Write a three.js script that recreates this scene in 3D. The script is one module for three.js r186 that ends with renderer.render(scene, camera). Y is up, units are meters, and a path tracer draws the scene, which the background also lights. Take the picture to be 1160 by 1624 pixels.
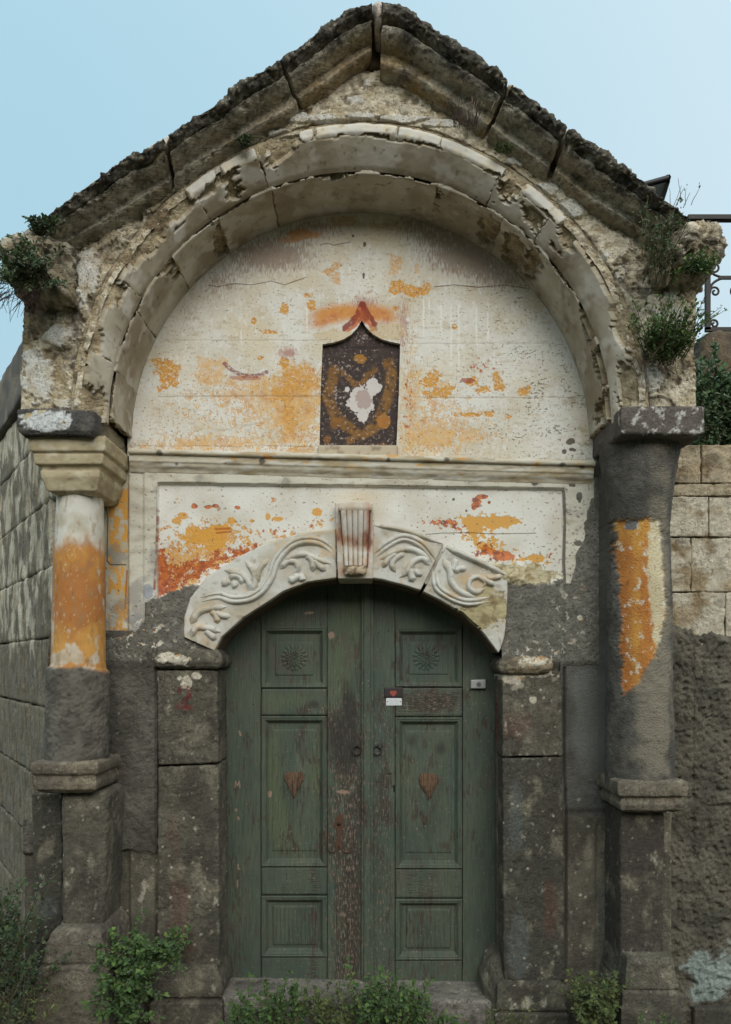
import * as THREE from 'three';
import { mergeGeometries, mergeVertices } from 'three/addons/utils/BufferGeometryUtils.js';

// ---------------------------------------------------------------- camera, sky, sun, exposure
const F = 1265, D = 4.217, EH = 1.85, PX = 580, PY = 1050;   // lens in photo pixels, distance, eye height, principal point
const scene = new THREE.Scene();
const camera = new THREE.PerspectiveCamera(2 * Math.atan(1050 / F) * 180 / Math.PI, 1160 / 2100, 0.05, 900);
camera.setViewOffset(1160, 2100, 0, 0, 1160, 1624);          // shift lens: verticals stay parallel
camera.position.set(0, EH, D);
camera.lookAt(0, EH, 0);
camera.updateProjectionMatrix();
const renderer = new THREE.WebGLRenderer({ antialias: true });
renderer.setSize(731, 1024);
renderer.toneMapping = THREE.LinearToneMapping;
renderer.toneMappingExposure = 1.07;
renderer.shadowMap.enabled = true;
const SUN = new THREE.Vector3(1.0, 4.0, 6.0).normalize();
{
  const w = 512, h = 256, a = new Float32Array(w * h * 4);
  const lerp = (p, q, t) => p + (q - p) * t, st = (e0, e1, x) => { const t = Math.min(1, Math.max(0, (x - e0) / (e1 - e0))); return t * t * (3 - 2 * t); };
  for (let j = 0; j < h; j++) for (let i = 0; i < w; i++) {
    const el = (j + .5) / h * Math.PI - Math.PI / 2, az = ((i + .5) / w - .5) * 2 * Math.PI;
    const x = Math.cos(el) * Math.cos(az), y = Math.sin(el), z = Math.cos(el) * Math.sin(az);
    const up = Math.max(0, y);
    // hazy evening blue: paler low down and towards the bright side on the right
    const side = st(-.55, .75, x + .12 * z), low = 1 - st(0, .62, up);
    let r = lerp(.40, .69, side), g = lerp(.645, .81, side), b = lerp(.755, .865, side);
    r *= .93; g *= .93; b *= .93; r = lerp(r * .92, lerp(r, .62, .35), low); g = lerp(g * .96, lerp(g, .76, .3), low); b = lerp(b, .84, low * .3);
    const c = x * SUN.x + y * SUN.y + z * SUN.z, glow = .8 * Math.pow(Math.max(0, .5 + .5 * c), 2.5) + .6 * Math.pow(Math.max(0, c), 8);
    r += glow * 1.02; g += glow * .98; b += glow * .9;
    if (y < 0) { r = .12; g = .12; b = .1; }
    a.set([r, g, b, 1], (j * w + i) * 4);
  }
  const sky = new THREE.DataTexture(a, w, h, THREE.RGBAFormat, THREE.FloatType);
  sky.mapping = THREE.EquirectangularReflectionMapping; sky.magFilter = sky.minFilter = THREE.LinearFilter; sky.wrapS = THREE.RepeatWrapping; sky.needsUpdate = true;
  scene.background = sky; scene.environment = sky;
}
const sun = new THREE.DirectionalLight(new THREE.Color(1, .965, .905), 1.5);
sun.position.copy(SUN).multiplyScalar(20); sun.target.position.set(0, 2, 0);
sun.castShadow = true; sun.shadow.radius = 70; sun.shadow.mapSize.set(2048, 2048);
Object.assign(sun.shadow.camera, { left: -5, right: 5, top: 5, bottom: -5, near: 1, far: 50 });
scene.add(sun, sun.target);

// ---------------------------------------------------------------- numbers and noise
const rng = (s) => () => { s |= 0; s = s + 0x6D2B79F5 | 0; let t = Math.imul(s ^ s >>> 15, 1 | s); t = t + Math.imul(t ^ t >>> 7, 61 | t) ^ t; return ((t ^ t >>> 14) >>> 0) / 4294967296; };
const PERM = new Uint8Array(512);
{ const r = rng(77), p = [...Array(256).keys()]; for (let i = 255; i > 0; i--) { const j = r() * (i + 1) | 0; [p[i], p[j]] = [p[j], p[i]]; } for (let i = 0; i < 512; i++) PERM[i] = p[i & 255]; }
const clamp = (x, a = 0, b = 1) => x < a ? a : x > b ? b : x;
const mix = (a, b, t) => a + (b - a) * t;
const sst = (e0, e1, x) => { const t = clamp((x - e0) / (e1 - e0)); return t * t * (3 - 2 * t); };
const gr = (h, x, y, z) => { h &= 15; const u = h < 8 ? x : y, v = h < 4 ? y : (h === 12 || h === 14 ? x : z); return ((h & 1) ? -u : u) + ((h & 2) ? -v : v); };
function n3(x, y, z) {
  const xf = Math.floor(x), yf = Math.floor(y), zf = Math.floor(z), X_ = xf & 255, Y_ = yf & 255, Z_ = zf & 255;
  x -= xf; y -= yf; z -= zf;
  const u = x * x * x * (x * (x * 6 - 15) + 10), v = y * y * y * (y * (y * 6 - 15) + 10), w = z * z * z * (z * (z * 6 - 15) + 10);
  const A = PERM[X_] + Y_, AA = PERM[A] + Z_, AB = PERM[A + 1] + Z_, B = PERM[X_ + 1] + Y_, BA = PERM[B] + Z_, BB = PERM[B + 1] + Z_;
  return mix(mix(mix(gr(PERM[AA], x, y, z), gr(PERM[BA], x - 1, y, z), u), mix(gr(PERM[AB], x, y - 1, z), gr(PERM[BB], x - 1, y - 1, z), u), v),
    mix(mix(gr(PERM[AA + 1], x, y, z - 1), gr(PERM[BA + 1], x - 1, y, z - 1), u), mix(gr(PERM[AB + 1], x, y - 1, z - 1), gr(PERM[BB + 1], x - 1, y - 1, z - 1), u), v), w);
}
function fbm(x, y, z, o = 4, g = .5) { let s = 0, a = 1, t = 0; for (let i = 0; i < o; i++) { s += a * n3(x, y, z); t += a; a *= g; x = x * 2.03 + 7.1; y = y * 2.03 + 3.7; z = z * 2.03 + 1.9; } return s / t; }
function ridge(x, y, z, o = 3) { let s = 0, a = 1, t = 0; for (let i = 0; i < o; i++) { s += a * (1 - 2 * Math.abs(n3(x, y, z))); t += a; a *= .5; x = x * 2.1 + 5; y = y * 2.1 + 9; z = z * 2.1 + 2; } return s / t; }
const hash = (i, j, k = 0) => PERM[(PERM[(PERM[i & 255] + j) & 255] + k) & 255] / 255;
function spots(x, y, z, freq, share, seed = 0) {      // chips: 1 inside scattered irregular spots
  x *= freq; y *= freq; z *= freq; const i = Math.floor(x), j = Math.floor(y), k = Math.floor(z); let m = 0;
  for (let a = -1; a < 2; a++) for (let b = -1; b < 2; b++) for (let c = -1; c < 2; c++) {
    const h = hash(i + a + seed, j + b, k + c); if (h > share) continue;
    const h2 = hash(j + b, k + c, i + a + 13 + seed), h3 = hash(k + c + 31, i + a, j + b + seed), h4 = hash(i + a + 5, k + c + 9, j + b);
    const d = Math.hypot(x - i - a - h2, y - j - b - h3, z - k - c - h4), r = .15 + .35 * hash(i + a, k + c + 3, j + b);
    if (d < r) m = Math.max(m, sst(r, r * .7, d));
  }
  return m;
}
// ---------------------------------------------------------------- photo pixel -> metres on the plane z
const sc = (z) => F / (D - z);
const X = (px, z = 0) => (px - PX) / sc(z), Y = (py, z = 0) => EH - (py - PY) / sc(z);
const W = (pts, z = 0) => pts.map(([a, b]) => [X(a, z), Y(b, z)]);
const toPx = (x, z = 0) => PX + x * sc(z), toPy = (y, z = 0) => PY - (y - EH) * sc(z);
// ---------------------------------------------------------------- colour (sRGB triples in, linear out)
const l1 = (c) => { c /= 255; return c <= .04045 ? c / 12.92 : Math.pow((c + .055) / 1.055, 2.4); };
const S = (r, g, b) => [l1(r), l1(g), l1(b)];
const mc = (a, b, t) => [mix(a[0], b[0], t), mix(a[1], b[1], t), mix(a[2], b[2], t)];
const sr8 = (c) => { c = clamp(c); return 255 * (c <= .0031308 ? 12.92 * c : 1.055 * Math.pow(c, 1 / 2.4) - .055); };
// irregular patches given in photo pixels of one plane: [cx, cy, rx, ry, raggedness]
function patches(list, z, seed) {
  const L = list.map(([a, b, rx, ry, rag = .5]) => [X(a, z), Y(b, z), rx / sc(z), ry / sc(z), rag]);
  return (x, y) => {
    let m = 0;
    for (const [cx, cy, rx, ry, rag] of L) {
      const dx = (x - cx) / rx, dy = (y - cy) / ry; if (dx * dx + dy * dy > 4) continue;
      const d = Math.hypot(dx, dy) + rag * (fbm(x * 14 + seed, y * 14, seed, 2) + .7 * fbm(x * 50, y * 50, seed, 2));
      m = Math.max(m, sst(1.05, .93, d));
    }
    return m;
  };
}
// ---------------------------------------------------------------- geometry helpers
function resample(pts, n) {
  const L = [0]; for (let i = 1; i < pts.length; i++) L.push(L[i - 1] + Math.hypot(...pts[i].map((v, k) => v - pts[i - 1][k])));
  const T = L[L.length - 1], out = []; let k = 0;
  for (let i = 0; i <= n; i++) { const d = T * i / n; while (k < pts.length - 2 && L[k + 1] < d) k++; const f = (d - L[k]) / Math.max(1e-9, L[k + 1] - L[k]); out.push(pts[k].map((v, q) => mix(v, pts[k + 1][q], clamp(f)))); }
  return out;
}
const plen = (pts) => { let s = 0; for (let i = 1; i < pts.length; i++) s += Math.hypot(...pts[i].map((v, k) => v - pts[i - 1][k])); return s; };
function curve(pts, n) { const c = new THREE.CatmullRomCurve3(pts.map((p) => new THREE.Vector3(p[0], p[1], p[2] || 0)), false, 'centripetal'); return c.getSpacedPoints(n).map((v) => [v.x, v.y, v.z]); }
// finish: normals, displacement along them, vertex colours, uv in metres
function finish(g, o = {}) {
  g.computeVertexNormals();
  const p = g.attributes.position, n = g.attributes.normal, N = p.count;
  const P0 = o.keep ? p.array.slice() : null;
  if (o.disp) {
    for (let i = 0; i < N; i++) {
      const x = p.getX(i), y = p.getY(i), z = p.getZ(i), nx = n.getX(i), ny = n.getY(i), nz = n.getZ(i), d = o.disp(x, y, z, nx, ny, nz, i);
      p.setXYZ(i, x + nx * d, y + ny * d, z + nz * d);
    }
    g.computeVertexNormals();
  }
  if (o.col) { const c = new Float32Array(N * 3); for (let i = 0; i < N; i++) { const q = o.col(p.getX(i), p.getY(i), p.getZ(i), n.getX(i), n.getY(i), n.getZ(i), i); c[3 * i] = q[0]; c[3 * i + 1] = q[1]; c[3 * i + 2] = q[2]; } g.setAttribute('color', new THREE.BufferAttribute(c, 3)); }
  if (!o.keepUV) { const uv = new Float32Array(N * 2); for (let i = 0; i < N; i++) { const x = p.getX(i), y = p.getY(i), z = p.getZ(i); if (o.uv) { const q = o.uv(x, y, z); uv[2 * i] = q[0]; uv[2 * i + 1] = q[1]; } else { uv[2 * i] = x + z * .93; uv[2 * i + 1] = y + z * .61; } } g.setAttribute('uv', new THREE.BufferAttribute(uv, 2)); }
  return g;
}
function grid(nu, nv, f, keep) {     // (nu+1)*(nv+1) points; keep(i,j) false drops the cell
  const pos = new Float32Array((nu + 1) * (nv + 1) * 3), idx = []; let q = 0;
  for (let j = 0; j <= nv; j++) for (let i = 0; i <= nu; i++) { const v = f(i / nu, j / nv, i, j); pos[q++] = v[0]; pos[q++] = v[1]; pos[q++] = v[2]; }
  for (let j = 0; j < nv; j++) for (let i = 0; i < nu; i++) { if (keep && !keep(i, j)) continue; const a = j * (nu + 1) + i, b = a + 1, c = a + nu + 1, d = c + 1; idx.push(a, b, d, a, d, c); }
  const g = new THREE.BufferGeometry(); g.setAttribute('position', new THREE.BufferAttribute(pos, 3)); g.setIndex(idx); return g;
}
const flip = (g) => { const a = g.index.array; for (let i = 0; i < a.length; i += 3) { const t = a[i]; a[i] = a[i + 1]; a[i + 1] = t; } return g; };
function weld(gs) { gs = gs.map((g) => { const h = new THREE.BufferGeometry(); h.setAttribute('position', g.attributes.position); h.setIndex(g.index); return h; }); return mergeVertices(mergeGeometries(gs), 1e-5); }
// a stone from four front corners (tl, tr, br, bl in metres), front z and back z: rounded, displaced
function stone(c4, zb, zf, o = {}) {
  const step = o.step || .006, r = o.round ?? .012;
  const w = Math.max(Math.hypot(c4[1][0] - c4[0][0], c4[1][1] - c4[0][1]), Math.hypot(c4[2][0] - c4[3][0], c4[2][1] - c4[3][1])), h = Math.max(Math.hypot(c4[3][0] - c4[0][0], c4[3][1] - c4[0][1]), Math.hypot(c4[2][0] - c4[1][0], c4[2][1] - c4[1][1])), d = zf - zb;
  const H = [w / 2, h / 2, d / 2], nx = Math.max(4, Math.round(w / step)), ny = Math.max(4, Math.round(h / step)), nz = Math.max(3, Math.round(d / (step * 1.6)));
  const put = (a, b, c) => {           // unit cube -> rounded box -> quad
    const v = [a * H[0], b * H[1], c * H[2]], q = v.map((t, k) => clamp(t, -H[k] + r, H[k] - r)), e = v.map((t, k) => t - q[k]), L = Math.hypot(...e);
    const s = L > 1e-9 ? q.map((t, k) => t + e[k] / L * Math.min(L, r)) : v;
    const u = clamp(s[0] / H[0] * .5 + .5), t = clamp(s[1] / H[1] * .5 + .5);
    const x = mix(mix(c4[3][0], c4[2][0], u), mix(c4[0][0], c4[1][0], u), t), y = mix(mix(c4[3][1], c4[2][1], u), mix(c4[0][1], c4[1][1], u), t);
    return [x, y, (zb + zf) / 2 + s[2]];
  };
  const fs = [grid(nx, ny, (u, v) => put(u * 2 - 1, v * 2 - 1, 1)), grid(nz, ny, (u, v) => put(1, v * 2 - 1, 1 - u * 2)), grid(nz, ny, (u, v) => put(-1, v * 2 - 1, u * 2 - 1)), grid(nx, nz, (u, v) => put(u * 2 - 1, 1, 1 - v * 2)), grid(nx, nz, (u, v) => put(u * 2 - 1, -1, v * 2 - 1))];
  return finish(weld(fs), o);
}
// moulded block on a rectangle: prof = [[y, offset], ...] top to bottom; sides left, front, right
function moulded(x0, x1, zb, zf, prof, o = {}) {
  const step = o.step || .006, pr = resample(prof, Math.max(6, Math.round(plen(prof) / step))), dz = zf - zb, ns = Math.max(4, Math.round(dz / (step * 1.4))), nf = Math.round((x1 - x0) / step);
  const rim = []; for (let i = 0; i <= ns; i++) rim.push([0, i / ns]); for (let i = 1; i <= nf; i++) rim.push([i / nf, 1]); for (let i = 1; i <= ns; i++) rim.push([1, 1 - i / ns]);
  const at = (k, [y, off]) => { const [u, v] = rim[k]; return [mix(x0 - off, x1 + off, u), y, mix(zb, zf + off, v)]; };
  const n = rim.length - 1, m = pr.length - 1;
  const gs = [grid(n, m, (u, v, i, j) => at(i, pr[m - j]))];
  const lid = (row, up) => { const g = grid(nf, ns, (u, v) => [mix(x0 - row[1], x1 + row[1], u), row[0], mix(zf + row[1], zb, v)]); return up ? g : flip(g); };
  gs.push(lid(pr[0], true), lid(pr[m], false));
  return finish(weld(gs), o);
}
// profile [(along the normal, z)] swept along a path in the facade plane
function sweep(path, prof, o = {}) {
  const step = o.step || .006, n = Math.max(4, Math.round(plen(path) / step)), m = Math.max(4, Math.round(plen(prof) / (o.pstep || step)));
  const pa = o.raw ? path : (o.sharp ? resample(path, n) : curve(path, n)), pr = resample(prof, m), N = pa.length - 1;
  const T = pa.map((p, i) => { const a = pa[Math.max(0, i - 1)], b = pa[Math.min(N, i + 1)], l = Math.hypot(b[0] - a[0], b[1] - a[1]) || 1; return [(b[0] - a[0]) / l, (b[1] - a[1]) / l]; });
  const wd = o.width || (() => 1);
  return finish(grid(N, m, (u, v, i, j) => { const k = wd(u); return [pa[i][0] - T[i][1] * pr[j][0] * k, pa[i][1] + T[i][0] * pr[j][0] * k, (o.zbase || 0) + pr[j][1] * (o.zscale ? o.zscale(u) : k) + (pa[i][2] || 0)]; }), o);
}
// band between two outlines; prof [(t across, z)]; closed ends
function band(lower, upper, prof, o = {}) {
  const step = o.step || .006, n = Math.max(6, Math.round(plen(upper) / step)), A = resample(lower, n), B = resample(upper, n), pr = resample(prof.map(([t, z]) => [t * (o.w || .2), z]), Math.max(6, Math.round(plen(prof.map(([t, z]) => [t * (o.w || .2), z])) / step))).map(([t, z]) => [t / (o.w || .2), z]), m = pr.length - 1;
  const at = (i, j) => [mix(A[i][0], B[i][0], pr[j][0]), mix(A[i][1], B[i][1], pr[j][0]), pr[j][1] + (o.dz ? o.dz(i / n) : 0)];
  const gs = [grid(n, m, (u, v, i, j) => at(i, j))];
  for (const e of [0, n]) {           // cap: fan of shrinking rings
    let c = [0, 0, 0]; for (let j = 0; j <= m; j++) { const q = at(e, j); c = c.map((s, k) => s + q[k] / (m + 1)); }
    const R = 8; const g = grid(m, R, (u, v, i, j) => at(e, i).map((s, k) => mix(s, c[k], j / R))); gs.push(e ? flip(g) : g);
  }
  return finish(weld(gs), o);
}
// rounded boulder from an outline in the facade plane
function boulder(out, zb, zf, o = {}) {
  const step = o.step || .007, n = Math.round(plen([...out, out[0]]) / step), R = resample([...out, out[0]], n).slice(0, n);
  let cx = 0, cy = 0; for (const p of R) { cx += p[0] / n; cy += p[1] / n; }
  const rr = Math.round(.6 * plen([...out, out[0]]) / 6.28 / step) + 3, bk = Math.max(3, Math.round((zf - zb) / (step * 1.5))), dome = o.dome ?? .35;
  const pos = [cx, cy, zf], idx = []; const rings = [];
  for (let k = 1; k <= rr + bk; k++) {
    const ring = []; for (const p of R) { ring.push(pos.length / 3); if (k <= rr) { const s = k / rr, e = Math.pow(s, .9); pos.push(mix(cx, p[0], e), mix(cy, p[1], e), zf - dome * (zf - zb) * Math.pow(s, 3.2)); } else { const t = (k - rr) / bk; pos.push(p[0], p[1], mix(zf - dome * (zf - zb), zb, t)); } }
    rings.push(ring);
  }
  for (let i = 0; i < n; i++) idx.push(0, rings[0][i], rings[0][(i + 1) % n]);
  for (let k = 1; k < rings.length; k++) for (let i = 0; i < n; i++) { const a = rings[k - 1][i], b = rings[k - 1][(i + 1) % n], c = rings[k][i], d = rings[k][(i + 1) % n]; idx.push(a, c, d, a, d, b); }
  const g = new THREE.BufferGeometry(); g.setAttribute('position', new THREE.BufferAttribute(new Float32Array(pos), 3)); g.setIndex(idx);
  let area = 0; for (let i = 0; i < n; i++) { const p = R[i], q = R[(i + 1) % n]; area += p[0] * q[1] - q[0] * p[1]; } if (area < 0) flip(g);
  return finish(g, o);
}
function tube(pts, r0, r1, sides = 5, seg = 8) {
  const c = curve(pts, seg), g = grid(sides, seg, (u, v, i, j) => { const a = c[Math.max(0, j - 1)], b = c[Math.min(seg, j + 1)], t = new THREE.Vector3(b[0] - a[0], b[1] - a[1], b[2] - a[2]).normalize(), s = new THREE.Vector3(0, 0, 1).cross(t); if (s.lengthSq() < .01) s.set(1, 0, 0); s.normalize(); const w = t.clone().cross(s), k = i / sides * 6.2832, r = mix(r0, r1, j / seg); return [c[j][0] + r * (Math.cos(k) * s.x + Math.sin(k) * w.x), c[j][1] + r * (Math.cos(k) * s.y + Math.sin(k) * w.y), c[j][2] + r * (Math.cos(k) * s.z + Math.sin(k) * w.z)]; });
  return finish(g);
}
// ---------------------------------------------------------------- objects
const used = {};
function numbered(n) { const k = used[n] = (used[n] ?? -1) + 1; return k ? n + '_' + String(k).padStart(3, '0') : n; }
function thing(name, label, category, group, at = [0, 0, 0]) { const o = new THREE.Group(); o.name = numbered(name); o.position.set(...at); o.userData = { label, category }; if (group) o.userData.group = group; scene.add(o); return o; }
function part(name, geo, mat, parent, label) { const m = new THREE.Mesh(geo, mat); m.name = name; m.castShadow = m.receiveShadow = true; if (label) m.userData.label = label; parent.add(m); return m; }
function sub(name, parent, label) { const o = new THREE.Group(); o.name = name; if (label) o.userData.label = label; parent.add(o); return o; }
// ---------------------------------------------------------------- textures and materials
function tex(w, h, f, srgb = true, repeat) {
  const a = new Uint8Array(w * h * 4);
  for (let j = 0; j < h; j++) for (let i = 0; i < w; i++) { const q = f((i + .5) / w, (j + .5) / h), k = (j * w + i) * 4; a[k] = q[0]; a[k + 1] = q[1]; a[k + 2] = q[2]; a[k + 3] = 255; }
  const t = new THREE.DataTexture(a, w, h); t.magFilter = THREE.LinearFilter; t.minFilter = THREE.LinearMipmapLinearFilter; t.generateMipmaps = true; t.wrapS = t.wrapT = repeat ? THREE.RepeatWrapping : THREE.ClampToEdgeWrapping; if (srgb) t.colorSpace = THREE.SRGBColorSpace; t.needsUpdate = true; return t;
}
// tileable noise on the unit square through a torus-like blend
const tile = (f) => (u, v) => { const bu = sst(.8, 1, u), bv = sst(.8, 1, v); return mix(mix(f(u, v), f(u - 1, v), bu), mix(f(u, v - 1), f(u - 1, v - 1), bu), bv); };
function grain(n, size, hf, amp, bump, mid = .86) {   // one pair of maps: tone about its mean, and height
  const H = new Float32Array(n * n), tf = tile(hf); for (let j = 0; j < n; j++) for (let i = 0; i < n; i++) H[j * n + i] = tf(i / n, j / n);
  const at = (u, v) => H[Math.min(n - 1, v * n | 0) * n + Math.min(n - 1, u * n | 0)];
  const map = tex(n, n, (u, v) => { const q = sr8(clamp(mid + amp * at(u, v), .02, 1)); return [q, q, q]; }, true, true), bm = tex(n, n, (u, v) => { const q = clamp(.5 + .5 * at(u, v)) * 255; return [q, q, q]; }, false, true);
  map.repeat.set(1 / size, 1 / size); bm.repeat.set(1 / size, 1 / size); return { map, bumpMap: bm, bumpScale: bump };
}
const G = {
  stone: grain(768, .38, (u, v) => { const a = fbm(u * 22, v * 22, 1, 4, .6), p = -1.3 * sst(.28, .5, fbm(u * 46, v * 46, 9, 2)), q = -.9 * sst(.3, .5, n3(u * 90, v * 90, 4)); return .75 * a + p + q; }, .42, .009),
  mortar: grain(768, .5, (u, v) => .7 * ridge(u * 16, v * 20, 3, 3) * .5 + .9 * fbm(u * 60, v * 60, 5, 3, .65), .36, .009),
  plaster: grain(768, .6, (u, v) => .5 * fbm(u * 14, v * 14, 6, 5, .6) - .8 * sst(.42, .6, fbm(u * 60, v * 60, 2, 2)), .15, .003, .9),
};
const M = {
  stone: new THREE.MeshStandardMaterial({ vertexColors: true, roughness: .95, ...G.stone }),
  mortar: new THREE.MeshStandardMaterial({ vertexColors: true, roughness: .97, ...G.mortar }),
  plaster: new THREE.MeshStandardMaterial({ vertexColors: true, roughness: .9, ...G.plaster }),
};
// palette (linear)
const C = { white: S(226, 225, 218), cream: S(220, 209, 186), tan: S(168, 145, 106), ochreS: S(150, 118, 70), brown: S(112, 90, 64), dark: S(66, 58, 50), crust: S(62, 57, 51), grey: S(98, 94, 85), greyD: S(76, 73, 64), greyB: S(98, 101, 100), stone: S(106, 100, 86), stoneD: S(76, 71, 60), stoneL: S(152, 144, 122), ochre: S(218, 152, 50), orange: S(205, 120, 35), red: S(150, 55, 28), maroon: S(98, 38, 34) };
const rub = (x, y, z, k = 1) => k * (.011 * ridge(x * 9, y * 9, z * 9, 3) + .007 * fbm(x * 34, y * 34, z * 34, 3, .6));
const smoothRub = (x, y, z, k = 1) => k * (.004 * fbm(x * 7, y * 7, z * 7, 3) + .0025 * fbm(x * 40, y * 40, z * 40, 2));
const crag = (x, y, z, k = 1) => k * (.018 * fbm(x * 7, y * 7, z * 7, 3) + .016 * fbm(x * 22, y * 22, z * 22, 3, .6) + .006 * fbm(x * 70, y * 70, z * 70, 2) - .014 * sst(.12, .4, fbm(x * 17 + 5, y * 17, z * 17, 3)));
const keep = (a) => (a.kept = true, a);     // lists used for every texel, made once

// ---------------------------------------------------------------- ground
{
  const g = grid(150, 150, (u, v) => { const a = (u - .5) * 2, b = (v - .5) * 2, x = Math.sign(a) * (Math.abs(a) * 12 + Math.pow(Math.abs(a), 6) * 395), z = 1 - (Math.sign(b) * (Math.abs(b) * 24 + Math.pow(Math.abs(b), 8) * 395)); return [x, -.06 + .05 * fbm(x * .8, 0, z * .8, 3) + (z > 7 ? 8.5 * sst(7, 20, z) * (1 + .3 * fbm(x * .05, 1, z * .05, 2)) : 0), z]; });  // slope out of view behind the camera blocks low sky, darkening the lower gate
  const o = part('ground_with_unseen_slope', finish(g, { col: (x, y, z) => mc(S(84, 74, 58), S(58, 66, 40), sst(-.2, .25, fbm(x * 1.6, 3, z * 1.6, 4))) }), M.mortar, scene); o.userData.kind = 'structure';
}
// ---------------------------------------------------------------- the gateway
const gate = thing('stone_gateway', 'weathered stone gateway with peeling white and ochre plaster, round arch and pointed gable', 'gateway');
const CX = -8 / 300, CY = EH + 350 / 300;
const RC = 1.21;   // radius of the tympanum
const apexLift = (t) => Math.exp(-(((t - 1.54) / .4) ** 2));
const thetaOf = (px, py, z) => Math.atan2(Y(py, z) - CY, X(px, z) - CX);

// --- gable face (rubble with rags of plaster) as a polar sheet round the arch
const gableLow = { // lower edge of the raking cornice, photo pixels
  L: [[104, 396], [116, 390], [157, 370], [207, 341], [265, 303], [298, 282], [339, 257], [397, 223], [460, 187], [476, 171], [523, 143], [551, 119], [590, 97]],
  R: [[603, 119], [642, 132], [676, 150], [725, 184], [768, 215], [800, 234], [862, 277], [921, 322], [960, 345], [1000, 368], [1023, 388], [1046, 410]],
};
const facePoly = [...W([[1104, 690], [1103, 560], [1106, 430], [1060, 400]], .43), ...W(gableLow.R.slice(0, -1).map(([a, b]) => [a + 6, b - 16]).reverse(), .43), ...W(gableLow.L.slice(1).map(([a, b]) => [a - 6, b - 16]).reverse(), .43), ...W([[96, 430], [96, 470], [38, 478], [36, 560], [33, 690]], .43)];
function rayOut(th) {
  const dx = Math.cos(th), dy = Math.sin(th); let best = 1.4;
  for (let i = 1; i < facePoly.length; i++) {
    const [ax, ay] = facePoly[i - 1], [bx, by] = facePoly[i], ex = bx - ax, ey = by - ay, det = dx * ey - dy * ex; if (Math.abs(det) < 1e-9) continue;
    const t = ((ax - CX) * ey - (ay - CY) * ex) / det, s = ((ax - CX) * dy - (ay - CY) * dx) / det;
    if (s >= -.001 && s <= 1.001 && t > best) best = t;
  }
  return best;
}
const faceWhite = patches([[60, 600, 26, 40, .5], [52, 566, 18, 14, .5], [138, 428, 20, 40, .5], [128, 470, 12, 16, .5], [565, 158, 15, 8, .5], [640, 171, 7, 8, .5], [583, 131, 6, 7, .4], [475, 189, 18, 9, .5], [392, 254, 30, 9, .5], [345, 268, 26, 14, .5], [325, 300, 20, 12, .4], [700, 196, 30, 7, .4], [520, 190, 34, 7, .4], [575, 183, 30, 5, .4], [640, 187, 40, 6, .4], [450, 212, 30, 6, .4], [105, 640, 18, 9, .5], [92, 530, 22, 18, .7], [820, 255, 18, 8, .5], [860, 300, 26, 12, .4], [905, 330, 22, 14, .5], [1065, 500, 30, 40, .6], [985, 432, 8, 14, .5], [958, 405, 10, 10, .5], [1035, 600, 16, 20, .5], [1000, 640, 26, 10, .8]], .44, 3);
const faceCream = patches([[140, 510, 46, 60, .6], [160, 600, 60, 44, .7], [250, 380, 70, 40, .6], [320, 300, 60, 24, .6], [600, 150, 110, 40, .9], [740, 215, 50, 24, .8], [950, 400, 60, 50, .7], [1000, 500, 40, 90, .6], [1030, 620, 80, 50, .6], [880, 320, 60, 30, .6], [200, 470, 40, 50, .6]], .44, 8);
const faceDark = patches([[80, 460, 46, 16, .6], [100, 560, 40, 10, .8], [115, 500, 14, 60, .9], [180, 400, 30, 16, .8], [230, 350, 50, 14, .8], [1010, 440, 30, 40, .9], [1060, 560, 50, 40, .8], [1000, 545, 20, 60, .9], [1040, 640, 30, 8, .8], [60, 500, 30, 30, .7], [200, 560, 14, 30, .8]], .44, 12);
function faceCol(x, y, z) {
  let c = mc(S(190, 176, 148), S(162, 142, 108), sst(-.15, .35, fbm(x * 6, y * 6, 1, 4)));
  c = mc(c, C.cream, .85 * faceCream(x, y) * sst(-.35, .2, fbm(x * 16, y * 16, 5, 4, .6)));
  c = mc(c, C.cream, .65 * sst(-.08, .3, fbm(x * 10, y * 10, 15, 4, .6)));
  c = mc(c, S(120, 104, 82), .8 * sst(.1, .4, fbm(x * 8 + 9, y * 8, 7, 4, .6)));
  c = mc(c, C.dark, .75 * faceDark(x, y) * sst(-.3, .3, fbm(x * 20, y * 20, 3, 3)));
  c = mc(c, mc(C.brown, C.dark, .5), .6 * sst(.18, .4, fbm(x * 18, y * 18, 14, 3))); c = mc(c, S(196, 184, 154), .5 * sst(.15, .4, fbm(x * 40, y * 40, 34, 3)));
  c = mc(c, mc(mc(S(214, 210, 200), S(196, 184, 160), sst(-.2, .35, fbm(x * 12, y * 12, 2, 3))), S(150, 130, 100), .8 * sst(.22, .36, fbm(x * 30, y * 30, 22, 4))), faceWhite(x, y)); const mo = 1 + .45 * fbm(x * 30, y * 30, 3, 4, .7); c = [c[0] * mo, c[1] * mo, c[2] * mo];
  return c;
}
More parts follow.
